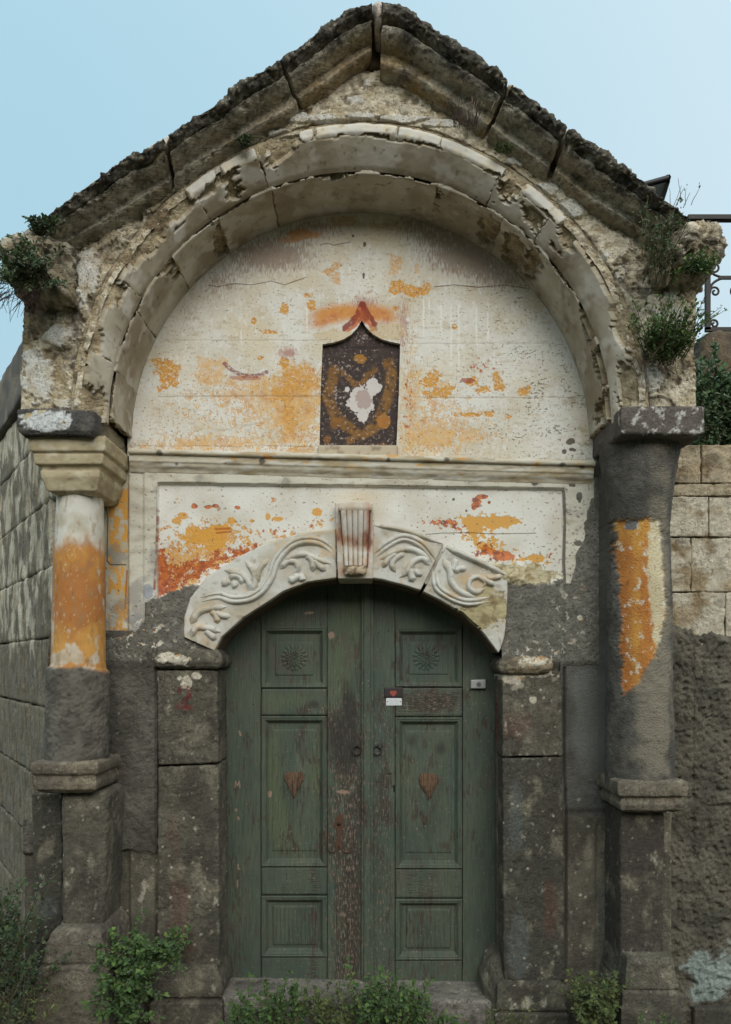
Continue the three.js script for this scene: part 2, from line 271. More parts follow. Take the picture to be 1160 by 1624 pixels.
{
  const n = 860, m = 84, cache = [];
  for (let i = 0; i <= n; i++) { const th = Math.PI - .001 - (Math.PI - .002) * i / n; cache.push([th, rayOut(th)]); }
  const g = grid(n, m, (u, v, i, j) => {
    const [th, ro] = cache[i], r = mix(1.325 + .03 * apexLift(th), Math.max(1.42, ro), v), x = CX + r * Math.cos(th), y = CY + r * Math.sin(th);
    return [x, y, .43];
  });
  part('gable_face', finish(g, {
    disp: (x, y, z) => { const r = Math.hypot(x - CX, y - CY); const w = faceWhite(x, y); return mix(.022 * fbm(x * 7, y * 7, 3, 3) + .012 * fbm(x * 26, y * 26, 4, 4, .6) - .012 * sst(.1, .4, fbm(x * 18, y * 18, 14, 3)) + .007 * faceCream(x, y) * sst(-.2, .1, fbm(x * 16, y * 16, 5, 3)), .014 + .012 * fbm(x * 7, y * 7, 3, 2) + .003 * fbm(x * 22, y * 22, 6, 2), w) - .022 * sst(.012, .004, Math.abs(r - 1.366 - .03 * apexLift(Math.atan2(y - CY, x - CX)) - .004 * fbm(x * 5, y * 5, 2, 2))) * sst(-.3, .1, fbm(x * 3, y * 3, 44, 2) + .2) - .012 * faceDark(x, y) + .02 * fbm(x * 2.5, y * 2.5, 8, 2); }, col: faceCol,
  }), M.stone, gate);
}
// --- arch: rough backing, outer fillet, two orders of plastered voussoirs
const arcPath = (t0, t1, n) => { const p = []; for (let i = 0; i <= n; i++) { const t = mix(t0, t1, i / n); p.push([CX + Math.cos(t), CY + Math.sin(t), 0]); } return p; };
function arcSheet(t0, t1, prof, o = {}) {     // prof = [(R, z)] listed from inside (back) to outside (front)
  const R = prof.reduce((s, p) => s + p[0], 0) / prof.length, n = Math.max(6, Math.round(Math.abs(t1 - t0) * R / (o.step || .006))), pr = resample(prof, Math.max(6, Math.round(plen(prof) / (o.step || .006)))), m = pr.length - 1;
  return finish(grid(n, m, (u, v, i, j) => { const t = mix(t0, t1, u); let [r, z] = pr[j]; if (o.lift) r += o.lift * apexLift(t) * (o.liftAll ? 1 : j / m); const s = o.shell ? o.shell(t, j / m, r, z) : 0; if (o.norm) { const q = o.norm(j / m); r += q[0] * s; z += q[1] * s; } return [CX + r * Math.cos(t), CY + r * Math.sin(t), z]; }), o);
}
const A0 = Math.PI - .016, A1 = .016;
const backCol = (x, y, z) => mc(mc(S(180, 164, 134), S(134, 116, 90), sst(-.2, .3, fbm(x * 9, y * 9, z * 9, 4))), S(196, 180, 146), .7 * sst(.02, .3, fbm(x * 20, y * 20, z * 20, 4)));
part('arch_rubble', arcSheet(A0, A1, [[1.232, -.03], [1.234, .31], [1.25, .335], [1.268, .37], [1.292, .4], [1.33, .428], [1.37, .434]], { lift: .025, disp: (x, y, z) => crag(x, y, z, .75), col: backCol }), M.stone, gate);
const softCol = (seed) => (x, y, z) => {
  let c = mc(S(188, 180, 162), S(150, 137, 115), sst(-.25, .35, fbm(x * 4 + seed, y * 4, z * 4, 4)));
  c = mc(c, C.brown, .55 * sst(.12, .42, fbm(x * 7, y * 7 + seed, z * 5, 4, .6)));
  c = mc(c, S(205, 200, 190), .6 * sst(.05, .3, fbm(x * 9, y * 9, z * 9 + seed, 3)));
  return mc(c, C.dark, .5 * sst(.3, .42, fbm(x * 34, y * 34, z * 34 + seed, 3)));
};
// a plastered piece whose ragged rim drops into the backing
function voussoir(t0, t1, prof, norm, thick, seed, holes = [], lift = 0) {
  const R = 1.25, base = softCol(seed), Lh = holes.map(([a, b, ra, rb]) => [a, b, ra, rb]);
  const cov = (t, v) => {
    const s0 = (t0 - t) * R, s1 = (t - t1) * R, e = .03 * fbm(v * 4 + seed, t * 7, seed, 3) + .014 * fbm(v * 18, t * 34, seed, 3);
    let d = Math.min(s0, s1) + .003 + .55 * e; d = Math.min(d, (1 - v) * .33 - .010 + 1.5 * e + .03 * fbm(t * 3, seed, 4, 2));
    for (const [a, b, ra, rb] of Lh) d = Math.min(d, (Math.hypot((t - a) / ra, (v - b) / rb) - 1) * Math.min(ra * R, rb * .35) + e * 3.2);
    return d;
  };
  const n0 = prof.length; let memo = [];
  const g = arcSheet(t0 + .002, t1 - .002, prof, { step: .0055, norm, lift, shell: (t, v) => { const d = cov(t, v); memo.push(d); return mix(-.055, 0, sst(-.006, .004, d)) * thick; },
    disp: (x, y, z, a, b, c, i) => memo[i] > 0 ? .004 * fbm(x * 6, y * 6, z * 6 + seed, 3) + .0012 * fbm(x * 40, y * 40, z * 40, 2) : 0,
    col: (x, y, z, a, b, c, i) => memo[i] > .004 ? base(x, y, z) : backCol(x, y, z) });
  part('voussoir', g, M.plaster, gate);
}
{ // inner order: soffit and lip
  const prof = [[1.208, -.02], [1.21, .315], [1.214, .33], [1.236, .332]], norm = (v) => v < .9 ? [-1, 0] : v < .94 ? [-.7, .7] : [0, 1];
  const z = .327, J = [[168, 700], [192, 590], [236, 503], [297, 428], [362, 368], [437, 316], [694, 291], [796, 350], [985, 690]].map(([a, b]) => thetaOf(a, b, z));
  const q = (a, b) => thetaOf(a, b, z); const hole = { 2: [[J[3] + .03, .9, .04, .3]], 3: [[J[4] + .015, .55, .035, .55]], 5: [[q(604, 272), 1, .02, .12], [q(520, 282), 1.02, .05, .1]], 6: [[J[6] - .01, .7, .02, .3], [J[7] + .04, .5, .05, .35]], 7: [[q(818, 380), .45, .06, .42], [q(842, 405), .7, .05, .4], [q(930, 520), 1.02, .07, .3], [q(955, 575), 1, .09, .34], [q(970, 640), .9, .06, .4]] };
  for (let k = 0; k < J.length - 1; k++) voussoir(k ? J[k] : A0, k === J.length - 2 ? A1 : J[k + 1], prof, norm, .9, 11 + k * 3, hole[k] || []);
}
{ // outer order: cavetto and front edge
  const prof = [[1.226, .326], [1.233, .35], [1.25, .378], [1.272, .41], [1.302, .448]], norm = () => [-.85, .5];
  const z = .44, J = [[128, 660], [157, 560], [212, 455], [330, 335], [420, 275], [795, 275], [872, 345], [1010, 670]].map(([a, b]) => thetaOf(a, b, z));
  const q = (a, b) => thetaOf(a, b, z); const hole = { 0: [[q(135, 640), .8, .07, .6]], 1: [[q(160, 550), 1, .08, .35], [q(200, 470), 1, .06, .35]], 2: [[q(250, 400), 1, .12, .4], [q(300, 355), .95, .07, .35]], 3: [[q(345, 320), 1, .05, .3], [q(372, 300), .7, .03, .3]], 4: [[q(450, 250), 1, .07, .4], [q(600, 212), 1.02, .05, .14]], 5: [[q(812, 290), .9, .04, .45], [q(850, 330), .6, .04, .3]], 6: [[q(900, 375), .95, .05, .4], [q(985, 520), 1.02, .1, .3], [q(1005, 610), .9, .09, .5]] };
  for (let k = 0; k < J.length - 1; k++) voussoir(k ? J[k] : Math.PI + .005, k === J.length - 2 ? -.005 : J[k + 1], prof, norm, .8, 101 + k * 5, hole[k] || [], .03);
}
{ // white fillet left in lengths along the outer edge
  const prof = [[1.29, .425], [1.299, .447], [1.308, .455], [1.335, .458], [1.347, .452], [1.352, .43]];
  for (const [a, b] of [[[300, 312], [345, 280]], [[352, 276], [412, 252]], [[478, 226], [498, 215]], [[500, 216], [632, 204]], [[630, 204], [702, 228]], [[700, 226], [798, 275]], [[828, 300], [893, 352]]]) {
    const t0 = thetaOf(...a, .455), t1 = thetaOf(...b, .455), seed = a[0];
    const g = arcSheet(t0, t1, prof, { step: .005, lift: .03, liftAll: true, disp: (x, y, z) => { const t = Math.atan2(y - CY, x - CX), d = Math.min(t0 - t, t - t1) * 1.3 + .02 * fbm(x * 14, y * 14, z * 14 + seed, 3); const rr = Math.hypot(x - CX, y - CY) - .03 * apexLift(t); if (rr - 1.296 + .03 * fbm(x * 11, y * 11, seed, 4, .6) < 0) return -.03; return mix(-.035, 0, sst(-.004, .006, d)) + .006 * fbm(x * 16, y * 16, z * 16, 3); },
      col: (x, y, z) => mc(S(216, 211, 200), mc(C.cream, C.tan, sst(.1, .3, fbm(x * 22, y * 22, 3, 3))), sst(-.08, .3, fbm(x * 13, y * 13, seed, 4, .65))) });
    part('arch_fillet', g, M.plaster, gate);
  }
}
// --- raking cornice
const corniceCol = (seed, warm) => (x, y, z, nx, ny, nz) => {
  let c = mc(S(156, 149, 132), S(188, 180, 160), sst(-.25, .35, fbm(x * 6, y * 6, z * 6 + seed, 4)));
  c = mc(c, mc(C.tan, C.ochreS, .4), warm * sst(-.3, .2, fbm(x * 5 + seed, y * 5, z * 5, 4)) * sst(.62, .5, z - .03 * fbm(x * 9, y * 9, 4, 2)));
  c = mc(c, S(60, 56, 50), clamp(sst(.565, .635, z + .06 * fbm(x * 8, y * 8, z * 8, 3)) * .85 + .55 * sst(.05, .4, fbm(x * 9, y * 9, z * 9 + seed, 4))));
  c = mc(c, C.cream, .5 * spots(x, y, z, 26, .14, seed) * sst(-.1, .2, fbm(x * 6, y * 6, 8, 2)));
  c = mc(c, C.dark, .6 * sst(.2, .5, fbm(x * 30, y * 30, z * 30, 2))); c = mc(c, S(60, 55, 48), .75 * sst(.08, .3, fbm(x * 44, y * 44, z * 44 + seed, 3, .65)) * sst(-.25, .15, fbm(x * 6, y * 6, z * 6 + 2, 3) + 2.2 * (z - .58))); c = mc(c, S(196, 186, 160), .6 * sst(.16, .36, fbm(x * 52, y * 52, z * 52 + 9, 3, .65))); const mo = 1 + .7 * fbm(x * 30, y * 30, z * 30 + seed, 4, .75); return [c[0] * mo, c[1] * mo, c[2] * mo];
};
const corniceProf = [[-.14, .36], [-.06, .42], [0, .458], [.03, .492], [.1, .508], [.24, .5], [.33, .505], [.37, .53], [.43, .565], [.5, .592], [.58, .604], [.64, .6], [.665, .572], [.69, .574], [.71, .612], [.75, .642], [.88, .656], [.965, .648], [1, .61], [1.02, .5], [1.0, .1], [.96, -.05]];
const cornice = sub('gable_cornice', gate);
function corniceStone(lower, upper, seed, warm, k = 1) {
  part('cornice_stone', band(W(lower, .458), W(upper, .64), corniceProf, { w: .24, step: .0065, disp: (x, y, z) => crag(x, y, z, mix(.45, 1.25, sst(.57, .63, z)) * k) + .012 * fbm(x * 4, y * 4, seed, 2), col: corniceCol(seed, warm) }), M.stone, cornice);
}
corniceStone([[478, 170], [523, 143], [551, 119], [588, 97]], [[444, 96], [490, 60], [520, 38], [550, 18], [575, 7], [592, 4]], 1, .8, .8);
corniceStone([[278, 301], [298, 282], [339, 257], [397, 223], [460, 187], [473, 173]], [[270, 214], [287, 202], [312, 184], [343, 166], [361, 150], [386, 127], [422, 108], [440, 99]], 2, .35);
corniceStone([[116, 391], [157, 370], [207, 341], [265, 305], [273, 303]], [[52, 366], [62, 353], [95, 328], [149, 287], [203, 247], [232, 240], [262, 219]], 3, .4, 1.1);
corniceStone([[604, 119], [642, 132], [676, 150], [725, 184], [770, 213]], [[606, 3], [634, 5], [660, 22], [685, 39], [701, 52], [725, 70], [757, 87], [797, 112], [809, 129]], 4, 1, .8);
corniceStone([[775, 215], [800, 234], [840, 262], [868, 282]], [[814, 134], [842, 155], [862, 172], [880, 186], [896, 203]], 5, .5, .9);
corniceStone([[876, 283], [921, 322], [960, 345], [1000, 368], [1023, 388]], [[904, 207], [934, 226], [992, 266], [1023, 287], [1048, 314], [1079, 333], [1092, 346]], 6, .55, 1.1);
{ // pale bedding mortar that shows on top at the joints, and the plug at the apex
  const pale = (x, y, z) => mc(S(208, 196, 178), C.tan, sst(-.1, .4, fbm(x * 18, y * 18, z * 18, 3)));
  for (const [o, z] of [[[[224, 238], [228, 234], [260, 219], [288, 201], [312, 182], [300, 196], [270, 214], [258, 240], [246, 256]], .62], [[[808, 128], [822, 138], [844, 156], [836, 160], [812, 148]], .62], [[[893, 197], [906, 204], [936, 226], [916, 232], [903, 236], [898, 220]], .62], [[[430, 101], [440, 96], [448, 100], [446, 112], [436, 110]], .62], [[[1086, 350], [1100, 346], [1134, 370], [1122, 374], [1094, 368]], .64]])
    part('bedding_mortar', boulder(W(o, z), .2, z, { dome: .08, disp: (x, y, q) => rub(x, y, q, .35), col: pale }), M.plaster, cornice);
  part('apex_core', stone(W([[580, 22], [614, 22], [612, 116], [582, 116]], .4), .1, .44, { step: .012, disp: (x, y, z) => rub(x, y, z, .6), col: () => S(84, 68, 50) }), M.stone, cornice);
  part('apex_plug', boulder(W([[590, 0], [600, -6], [613, 0], [610, 14], [604, 32], [597, 30], [594, 14]], .63), .4, .63, { dome: .2, disp: (x, y, z) => rub(x, y, z, .5), col: (x, y, z) => mc(S(205, 190, 175), C.dark, sst(.1, .4, fbm(x * 40, y * 40, z * 40, 3))) }), M.stone, cornice);
}
{ // kneelers at the feet of the gable
  const kc = (seed) => (x, y, z) => { let c = mc(S(166, 156, 136), S(140, 124, 96), sst(-.2, .3, fbm(x * 7, y * 7, z * 7 + seed, 4))); c = mc(c, C.crust, .8 * sst(.0, .35, fbm(x * 9, y * 9 + seed, z * 9, 4, .6))); c = mc(c, C.cream, .5 * sst(.15, .35, fbm(x * 26, y * 26, z * 26, 3))); const mo = 1 + .6 * fbm(x * 24, y * 24, z * 24, 4, .7); return [c[0] * mo, c[1] * mo, c[2] * mo]; };
  part('kneeler_stone', boulder(W([[116, 394], [115, 440], [117, 480], [60, 482], [30, 468], [10, 440], [3, 415], [6, 396], [25, 383], [48, 378], [90, 378]], .5), 0, .66, { dome: .24, disp: (x, y, z) => crag(x, y, z, 1.8), col: kc(1) }), M.stone, gate);
  part('kneeler_stone', boulder(W([[1146, 402], [1139, 382], [1128, 368], [1090, 362], [1050, 380], [1036, 410], [1046, 446], [1108, 448], [1122, 441], [1139, 424]], .5), 0, .66, { dome: .26, disp: (x, y, z) => crag(x, y, z, 2), col: kc(7) }), M.stone, gate);
}
// --- piers' outer cheeks and the core behind, so that the gate has its real thickness
{
  const coreShape = new THREE.Shape(facePoly.map(([x, y]) => new THREE.Vector2(x * .985, y - .03)));
  const core = new THREE.Shape([...facePoly.map(([x, y]) => new THREE.Vector2(x * .985, y - .04)), new THREE.Vector2(X(36, .43), 2.9), new THREE.Vector2(X(36, .43), 0), new THREE.Vector2(-.9, 0), new THREE.Vector2(-.9, 2.5), new THREE.Vector2(.9, 2.5), new THREE.Vector2(.9, 0), new THREE.Vector2(X(1104, .43), 0), new THREE.Vector2(X(1104, .43), 2.9)]);
  const g1 = new THREE.ExtrudeGeometry(core, { depth: .42, bevelEnabled: false }); g1.translate(0, 0, -.5);
  const ring = new THREE.Shape(); ring.moveTo(facePoly[0][0] * .985, 3.0);
  for (const [x, y] of facePoly.slice(1, -1)) ring.lineTo(x * .985, y - .04);
  ring.lineTo(facePoly[facePoly.length - 1][0] * .985, 3.0); ring.lineTo(CX - 1.3, 3.0); for (let i = 0; i <= 60; i++) { const t = Math.PI * (1 - i / 60); ring.lineTo(CX + 1.3 * Math.cos(t), CY + 1.3 * Math.sin(t)); } ring.lineTo(CX + 1.3, 3.0);
  const g2 = new THREE.ExtrudeGeometry(ring, { depth: .41, bevelEnabled: false }); g2.translate(0, 0, -.085);
  part('masonry_core', finish(mergeGeometries([g1, g2]), { col: (x, y, z) => mc(C.tan, C.brown, sst(-.2, .3, fbm(x * 4, y * 4, z * 4, 3))) }), M.stone, gate);
}

const _3q0 = keep([[520, 370, 80, 50, 2], [480, 600, 140, 120, 1.4], [640, 640, 80, 90, 1.2], [650, 530, 60, 60, 1.2]]);
const _3q1 = keep([[430, 405, 70, 28, 1], [350, 450, 40, 26, .5], [740, 405, 70, 32, 1], [800, 440, 50, 26, .6], [690, 370, 60, 20, .5], [500, 362, 70, 18, .6], [660, 350, 60, 12, .5], [300, 500, 26, 40, .35], [860, 500, 30, 40, .3]]);
const _3q2 = keep([[478, 372, 26, 9, .9], [545, 350, 26, 9, .5], [455, 380, 14, 6, .6]]);
const _3q3 = keep([[577, 478, 20, 12, .8], [640, 510, 8, 70, .5], [600, 520, 60, 30, .25], [455, 560, 16, 10, .8]]);
const _3q4 = keep([[648, 640, 7, 90, 1], [760, 580, 40, 14, .7], [780, 590, 60, 20, .3]]);
const _3q5 = keep([[648, 640, 10, 100, 1], [765, 584, 46, 18, 1]]);
const _3q6 = keep([[356, 576], [362, 582], [372, 590], [388, 596], [408, 596], [424, 590]]);
const _3q7 = keep([[745, 604, 12, 5], [392, 600, 24, 4, .7], [458, 560, 10, 6, .4]]);
const _3q8 = keep([[610, 527, 40, 12], [535, 532, 36, 9]]);
const _3q9 = keep([[579, 388, 2.5, 5], [577, 437, 2, 5], [904, 700, 6, 4], [910, 714, 6, 3], [895, 717, 3, 3], [939, 640, 4, 4], [876, 738, 5, 5], [560, 374, 2, 2]]);
const _3q10 = keep([[905, 635, 30, 10, .5], [930, 690, 20, 40, .4], [860, 380, 40, 10, .3]]);
const _3q11 = keep([[508, 388], [520, 386], [530, 389], [545, 386], [556, 384]]);
const _3q12 = keep([[330, 452], [345, 455], [372, 450], [400, 452], [430, 446], [452, 452], [486, 440]]);
const _3q13 = keep([[690, 455], [720, 452], [760, 456], [800, 452], [840, 458]]);
const _3q14 = keep([[515, 720, 60, 9, .9], [600, 722, 50, 8, .8]]);
const _3q15 = keep([[571, 566, 11, 8]]);
const _3q16 = keep([[530, 583], [526, 604], [520, 628], [531, 655], [548, 672], [572, 688], [594, 676], [607, 650], [618, 620], [622, 590], [616, 572]]);
const _3q17 = keep([[545, 588], [562, 606], [574, 606], [584, 592], [596, 582]]);
const _3q18 = keep([[609, 665, 11, 12]]);
const _3q19 = keep([[532, 668, 10, 9], [519, 695, 6, 6], [608, 706, 8, 5], [556, 696, 6, 6]]);
const _3q20 = keep([[545, 580, 14, 14, 1], [538, 625, 16, 18, 1], [575, 533, 16, 10, 1.2], [560, 700, 60, 14, .5]]);
const _3q21 = keep([[574, 632, 20, 26], [592, 612, 12, 14], [575, 655, 10, 12], [551, 614, 4, 5]]);
const _3q22 = keep([[576, 630, 12, 18]]);
const _3q23 = keep([[470, 728, 60, 10], [620, 730, 60, 8]]);
const _3q24 = keep([[575, 786, 50, 12, .9], [560, 812, 40, 20, .5]]);
const _3q25 = keep([[256, 905, 12, 50, 1.1], [278, 930, 30, 26, .9], [330, 895, 46, 12, .75], [390, 870, 40, 12, .75], [300, 905, 36, 14, .6], [440, 842, 40, 8, .6], [500, 832, 40, 8, .5], [360, 882, 50, 9, .5]]);
const _3q26 = keep([[440, 823, 10, 4], [425, 820, 4, 5], [400, 826, 4, 4], [367, 826, 6, 6], [502, 812, 8, 6], [340, 852, 24, 20], [310, 850, 16, 16], [290, 818, 8, 5], [280, 826, 8, 6], [352, 838, 14, 5]]);
const _3q27 = keep([[342, 839], [364, 838]]);
const _3q28 = keep([[344, 845], [366, 843]]);
const _3q29 = keep([[770, 830, 50, 14, 1], [800, 826, 26, 10, .9], [752, 842, 12, 18, .9], [775, 862, 24, 12, .7], [850, 888, 26, 10, 1.2], [790, 876, 40, 14, .5]]);
const _3q30 = keep([[770, 870, 18, 10, .9], [800, 884, 20, 9, .9], [790, 878, 40, 8, .6], [715, 832, 20, 9, .8], [690, 826, 30, 8, .5], [735, 845, 16, 8, .6], [872, 884, 6, 12, .7]]);
const _3q31 = keep([[757, 795, 7, 8], [766, 788, 9, 4], [752, 803, 5, 5], [776, 797, 3, 3], [308, 803, 5, 4], [331, 804, 6, 3], [342, 802, 5, 3], [377, 805, 4, 3], [347, 807, 3, 4, .6]]);
const _3q32 = keep([[192, 835, 12, 12, 1], [180, 880, 10, 20, 1], [196, 905, 10, 24, .9], [200, 870, 8, 12, 1], [178, 960, 8, 30, 1]]);
const _3q33 = keep([[205, 768], [204, 860]]);
const _3q34 = keep([[202, 905], [199, 965]]);
const _3q35 = keep([[252, 810], [250, 860], [247, 935]]);
const _3q36 = keep([[238, 942, 8, 16], [215, 985, 14, 10, .6]]);
const _3q37 = keep([[676, 848], [700, 846], [740, 845], [790, 847], [850, 846]]);
const _3q38 = keep([[893, 780], [895, 830], [893, 890], [896, 960], [899, 1010]]);
const _3q39 = keep([[250, 780], [251, 860]]);
const _3q40 = keep([[161, 760], [171, 820], [170, 890], [175, 896], [200, 896]]);
const _3q41 = keep([[848, 768, 6, 5], [640, 757, 9, 4], [657, 756, 6, 4], [740, 810, 2, 2], [720, 792, 2, 2], [905, 770, 6, 4], [918, 790, 5, 8], [930, 835, 5, 8], [915, 862, 6, 5], [940, 800, 6, 14]]);
const _3q42 = keep([[825, 915, 55, 22], [775, 960, 60, 40], [800, 935, 50, 26]]);
const _3q43 = keep([[225, 1000, 40, 30, 1.2], [268, 1040, 50, 20, 1.3], [300, 1050, 40, 14, 1.2], [850, 1040, 40, 24, 1.1], [905, 975, 26, 40, 1]]);
// --- painted plaster: tympanum and the panel over the door (colour = paint and matter only)
const ell = (px, py, list, s, rag = .45) => { let m = 0; for (const [a, b, rx, ry, k = 1] of list) { const dx = (px - a) / rx, dy = (py - b) / ry, q = dx * dx + dy * dy; if (q > 5) continue; const d = Math.sqrt(q) + rag * (n3(px * .05 + s, py * .05, s) + .6 * n3(px * .16, py * .16, s + 3) + .4 * n3(px * .4, py * .4, s)); m = Math.max(m, k * sst(1.03, .95, d)); } return m; };
const densExact = (px, py, list) => { let m = 0; for (const [a, b, rx, ry, k = 1] of list) { const q = ((px - a) / rx) ** 2 + ((py - b) / ry) ** 2; if (q < 6) m += k * Math.exp(-q); } return m; };
function coarse(f, cell = 4) {        // a smooth field looked up between samples a few pixels apart
  const w = 480, h = 480, A = new Float32Array(w * h).fill(NaN), get = (i, j) => { const k = j * w + i; let v = A[k]; if (v !== v) v = A[k] = f((i - 20) * cell, (j - 20) * cell); return v; };
  return (px, py) => { const x = clamp(px / cell + 20, 0, w - 2), y = clamp(py / cell + 20, 0, h - 2), i = x | 0, j = y | 0, u = x - i, v = y - j; return mix(mix(get(i, j), get(i + 1, j), u), mix(get(i, j + 1), get(i + 1, j + 1), u), v); };
}
const densMemo = new Map();
const dens = (px, py, list) => { if (!list.kept) return densExact(px, py, list); let f = densMemo.get(list); if (!f) densMemo.set(list, f = coarse((a, b) => densExact(a, b, list), Math.min(...list.map((l) => Math.min(l[2], l[3]))) < 8 ? 2.5 : 4)); return f(px, py); };
const flakes = (px, py, f, s, g = .6) => fbm(px * f, py * f, s, 5, g);     // flaking field about 0
const hor = (px, py, y0, w, x0, x1) => px > x0 && px < x1 ? Math.exp(-(((py - y0 - 2 * n3(px * .02, y0, 3)) / w) ** 2)) : 0;
const boxMemo = new Map();
const boxOf = (pts) => { let b = boxMemo.get(pts); if (!b) { b = [Math.min(...pts.map((p) => p[0])), Math.max(...pts.map((p) => p[0])), Math.min(...pts.map((p) => p[1])), Math.max(...pts.map((p) => p[1]))]; if (pts.kept) boxMemo.set(pts, b); } return b; };
const line = (px, py, pts, w) => { const bb = boxOf(pts); if (px < bb[0] - w || px > bb[1] + w || py < bb[2] - w || py > bb[3] + w) return 0; let d = 1e9; for (let i = 1; i < pts.length; i++) { const [ax, ay] = pts[i - 1], [bx, by] = pts[i], t = clamp(((px - ax) * (bx - ax) + (py - ay) * (by - ay)) / ((bx - ax) ** 2 + (by - ay) ** 2)); d = Math.min(d, Math.hypot(px - mix(ax, bx, t), py - mix(ay, by, t))); } return sst(w, w * .6, d); };
function painted(px0, py0, px1, py1, w, h, f, bscale) {
  const cb = new Float32Array(w * h);
  const map = tex(w, h, (u, v) => { const px = mix(px0, px1, u), py = mix(py1, py0, v), q = f(px, py); cb[Math.min(h - 1, v * h | 0) * w + Math.min(w - 1, u * w | 0)] = q[3]; return [sr8(q[0]), sr8(q[1]), sr8(q[2])]; });
  const bump = tex(w, h, (u, v) => { const q = clamp(cb[Math.min(h - 1, v * h | 0) * w + Math.min(w - 1, u * w | 0)]) * 255; return [q, q, q]; }, false);
  return new THREE.MeshStandardMaterial({ map, bumpMap: bump, bumpScale: bscale, roughness: .88 });
}
const planeUV = (px0, py0, px1, py1, z = 0) => (x, y) => [(toPx(x, z) - px0) / (px1 - px0), 1 - (toPy(y, z) - py0) / (py1 - py0)];
const TY = [195, 322, 950, 738];
const ochreD = keep([[430, 640, 100, 50, .62], [300, 660, 110, 60, .3], [330, 705, 130, 12, .75], [470, 610, 50, 60, .4], [480, 690, 50, 40, .42], [690, 640, 60, 60, .58], [745, 690, 80, 24, .45], [680, 700, 60, 30, .5], [840, 650, 60, 60, .12], [540, 420, 60, 50, .18], [650, 560, 16, 150, .42], [380, 625, 100, 8, .35], [780, 655, 60, 8, .2]]);
const ochreSolid = [[266, 593, 22, 24], [493, 482, 7, 8], [491, 469, 8, 4], [402, 510, 5, 5], [452, 490, 5, 9], [424, 527, 10, 5], [413, 568, 5, 4], [655, 461, 26, 8], [628, 456, 12, 10], [622, 452, 5, 8], [678, 454, 8, 6], [628, 420, 10, 15, .6], [662, 425, 4, 9, .5], [520, 432, 8, 6, .8], [535, 442, 5, 10, .7], [534, 422, 8, 5, .7], [627, 488, 5, 4], [720, 518, 5, 5], [682, 604, 16, 14], [700, 622, 22, 10], [750, 606, 10, 6], [766, 616, 12, 8], [792, 612, 9, 11], [786, 600, 4, 7], [831, 620, 9, 7], [838, 614, 4, 5], [740, 657, 24, 4], [778, 657, 9, 4], [807, 660, 6, 4], [452, 575, 8, 7], [450, 620, 18, 20, .8], [480, 600, 26, 22, .8], [460, 665, 10, 30, .7], [476, 714, 20, 6, .8]];
const ochrePale = [[336, 588, 26, 24, .8], [412, 605, 50, 10, .6], [470, 640, 34, 60, .6]];
const bandO = (px, py) => { const yc = 503 + .0019 * (px - 575) ** 2 - 12 + (px > 575 ? 6 : 4); const w = 13 + 3 * n3(px * .03, 4, 1); return sst(490 - 14, 512, px + 8 * n3(px * .1, py * .1, 2)) * sst(642, 612, px) * sst(w + 9, w - 8, Math.abs(py - yc + 4 * n3(px * .05, py * .05, 8))); };
const tyP = coarse((x, y) => fbm(x * .03, y * .04, 88, 3)), tyCl = coarse((x, y) => fbm(x * .012, y * .012, 3, 5)), tyW = coarse((x, y) => fbm(x * .009 + 4, y * .012, 12, 4)), spCl = coarse((x, y) => fbm(x * .014, y * .014, 31, 5)), spF = coarse((x, y) => fbm(x * .02, y * .05, 4, 4), 3);
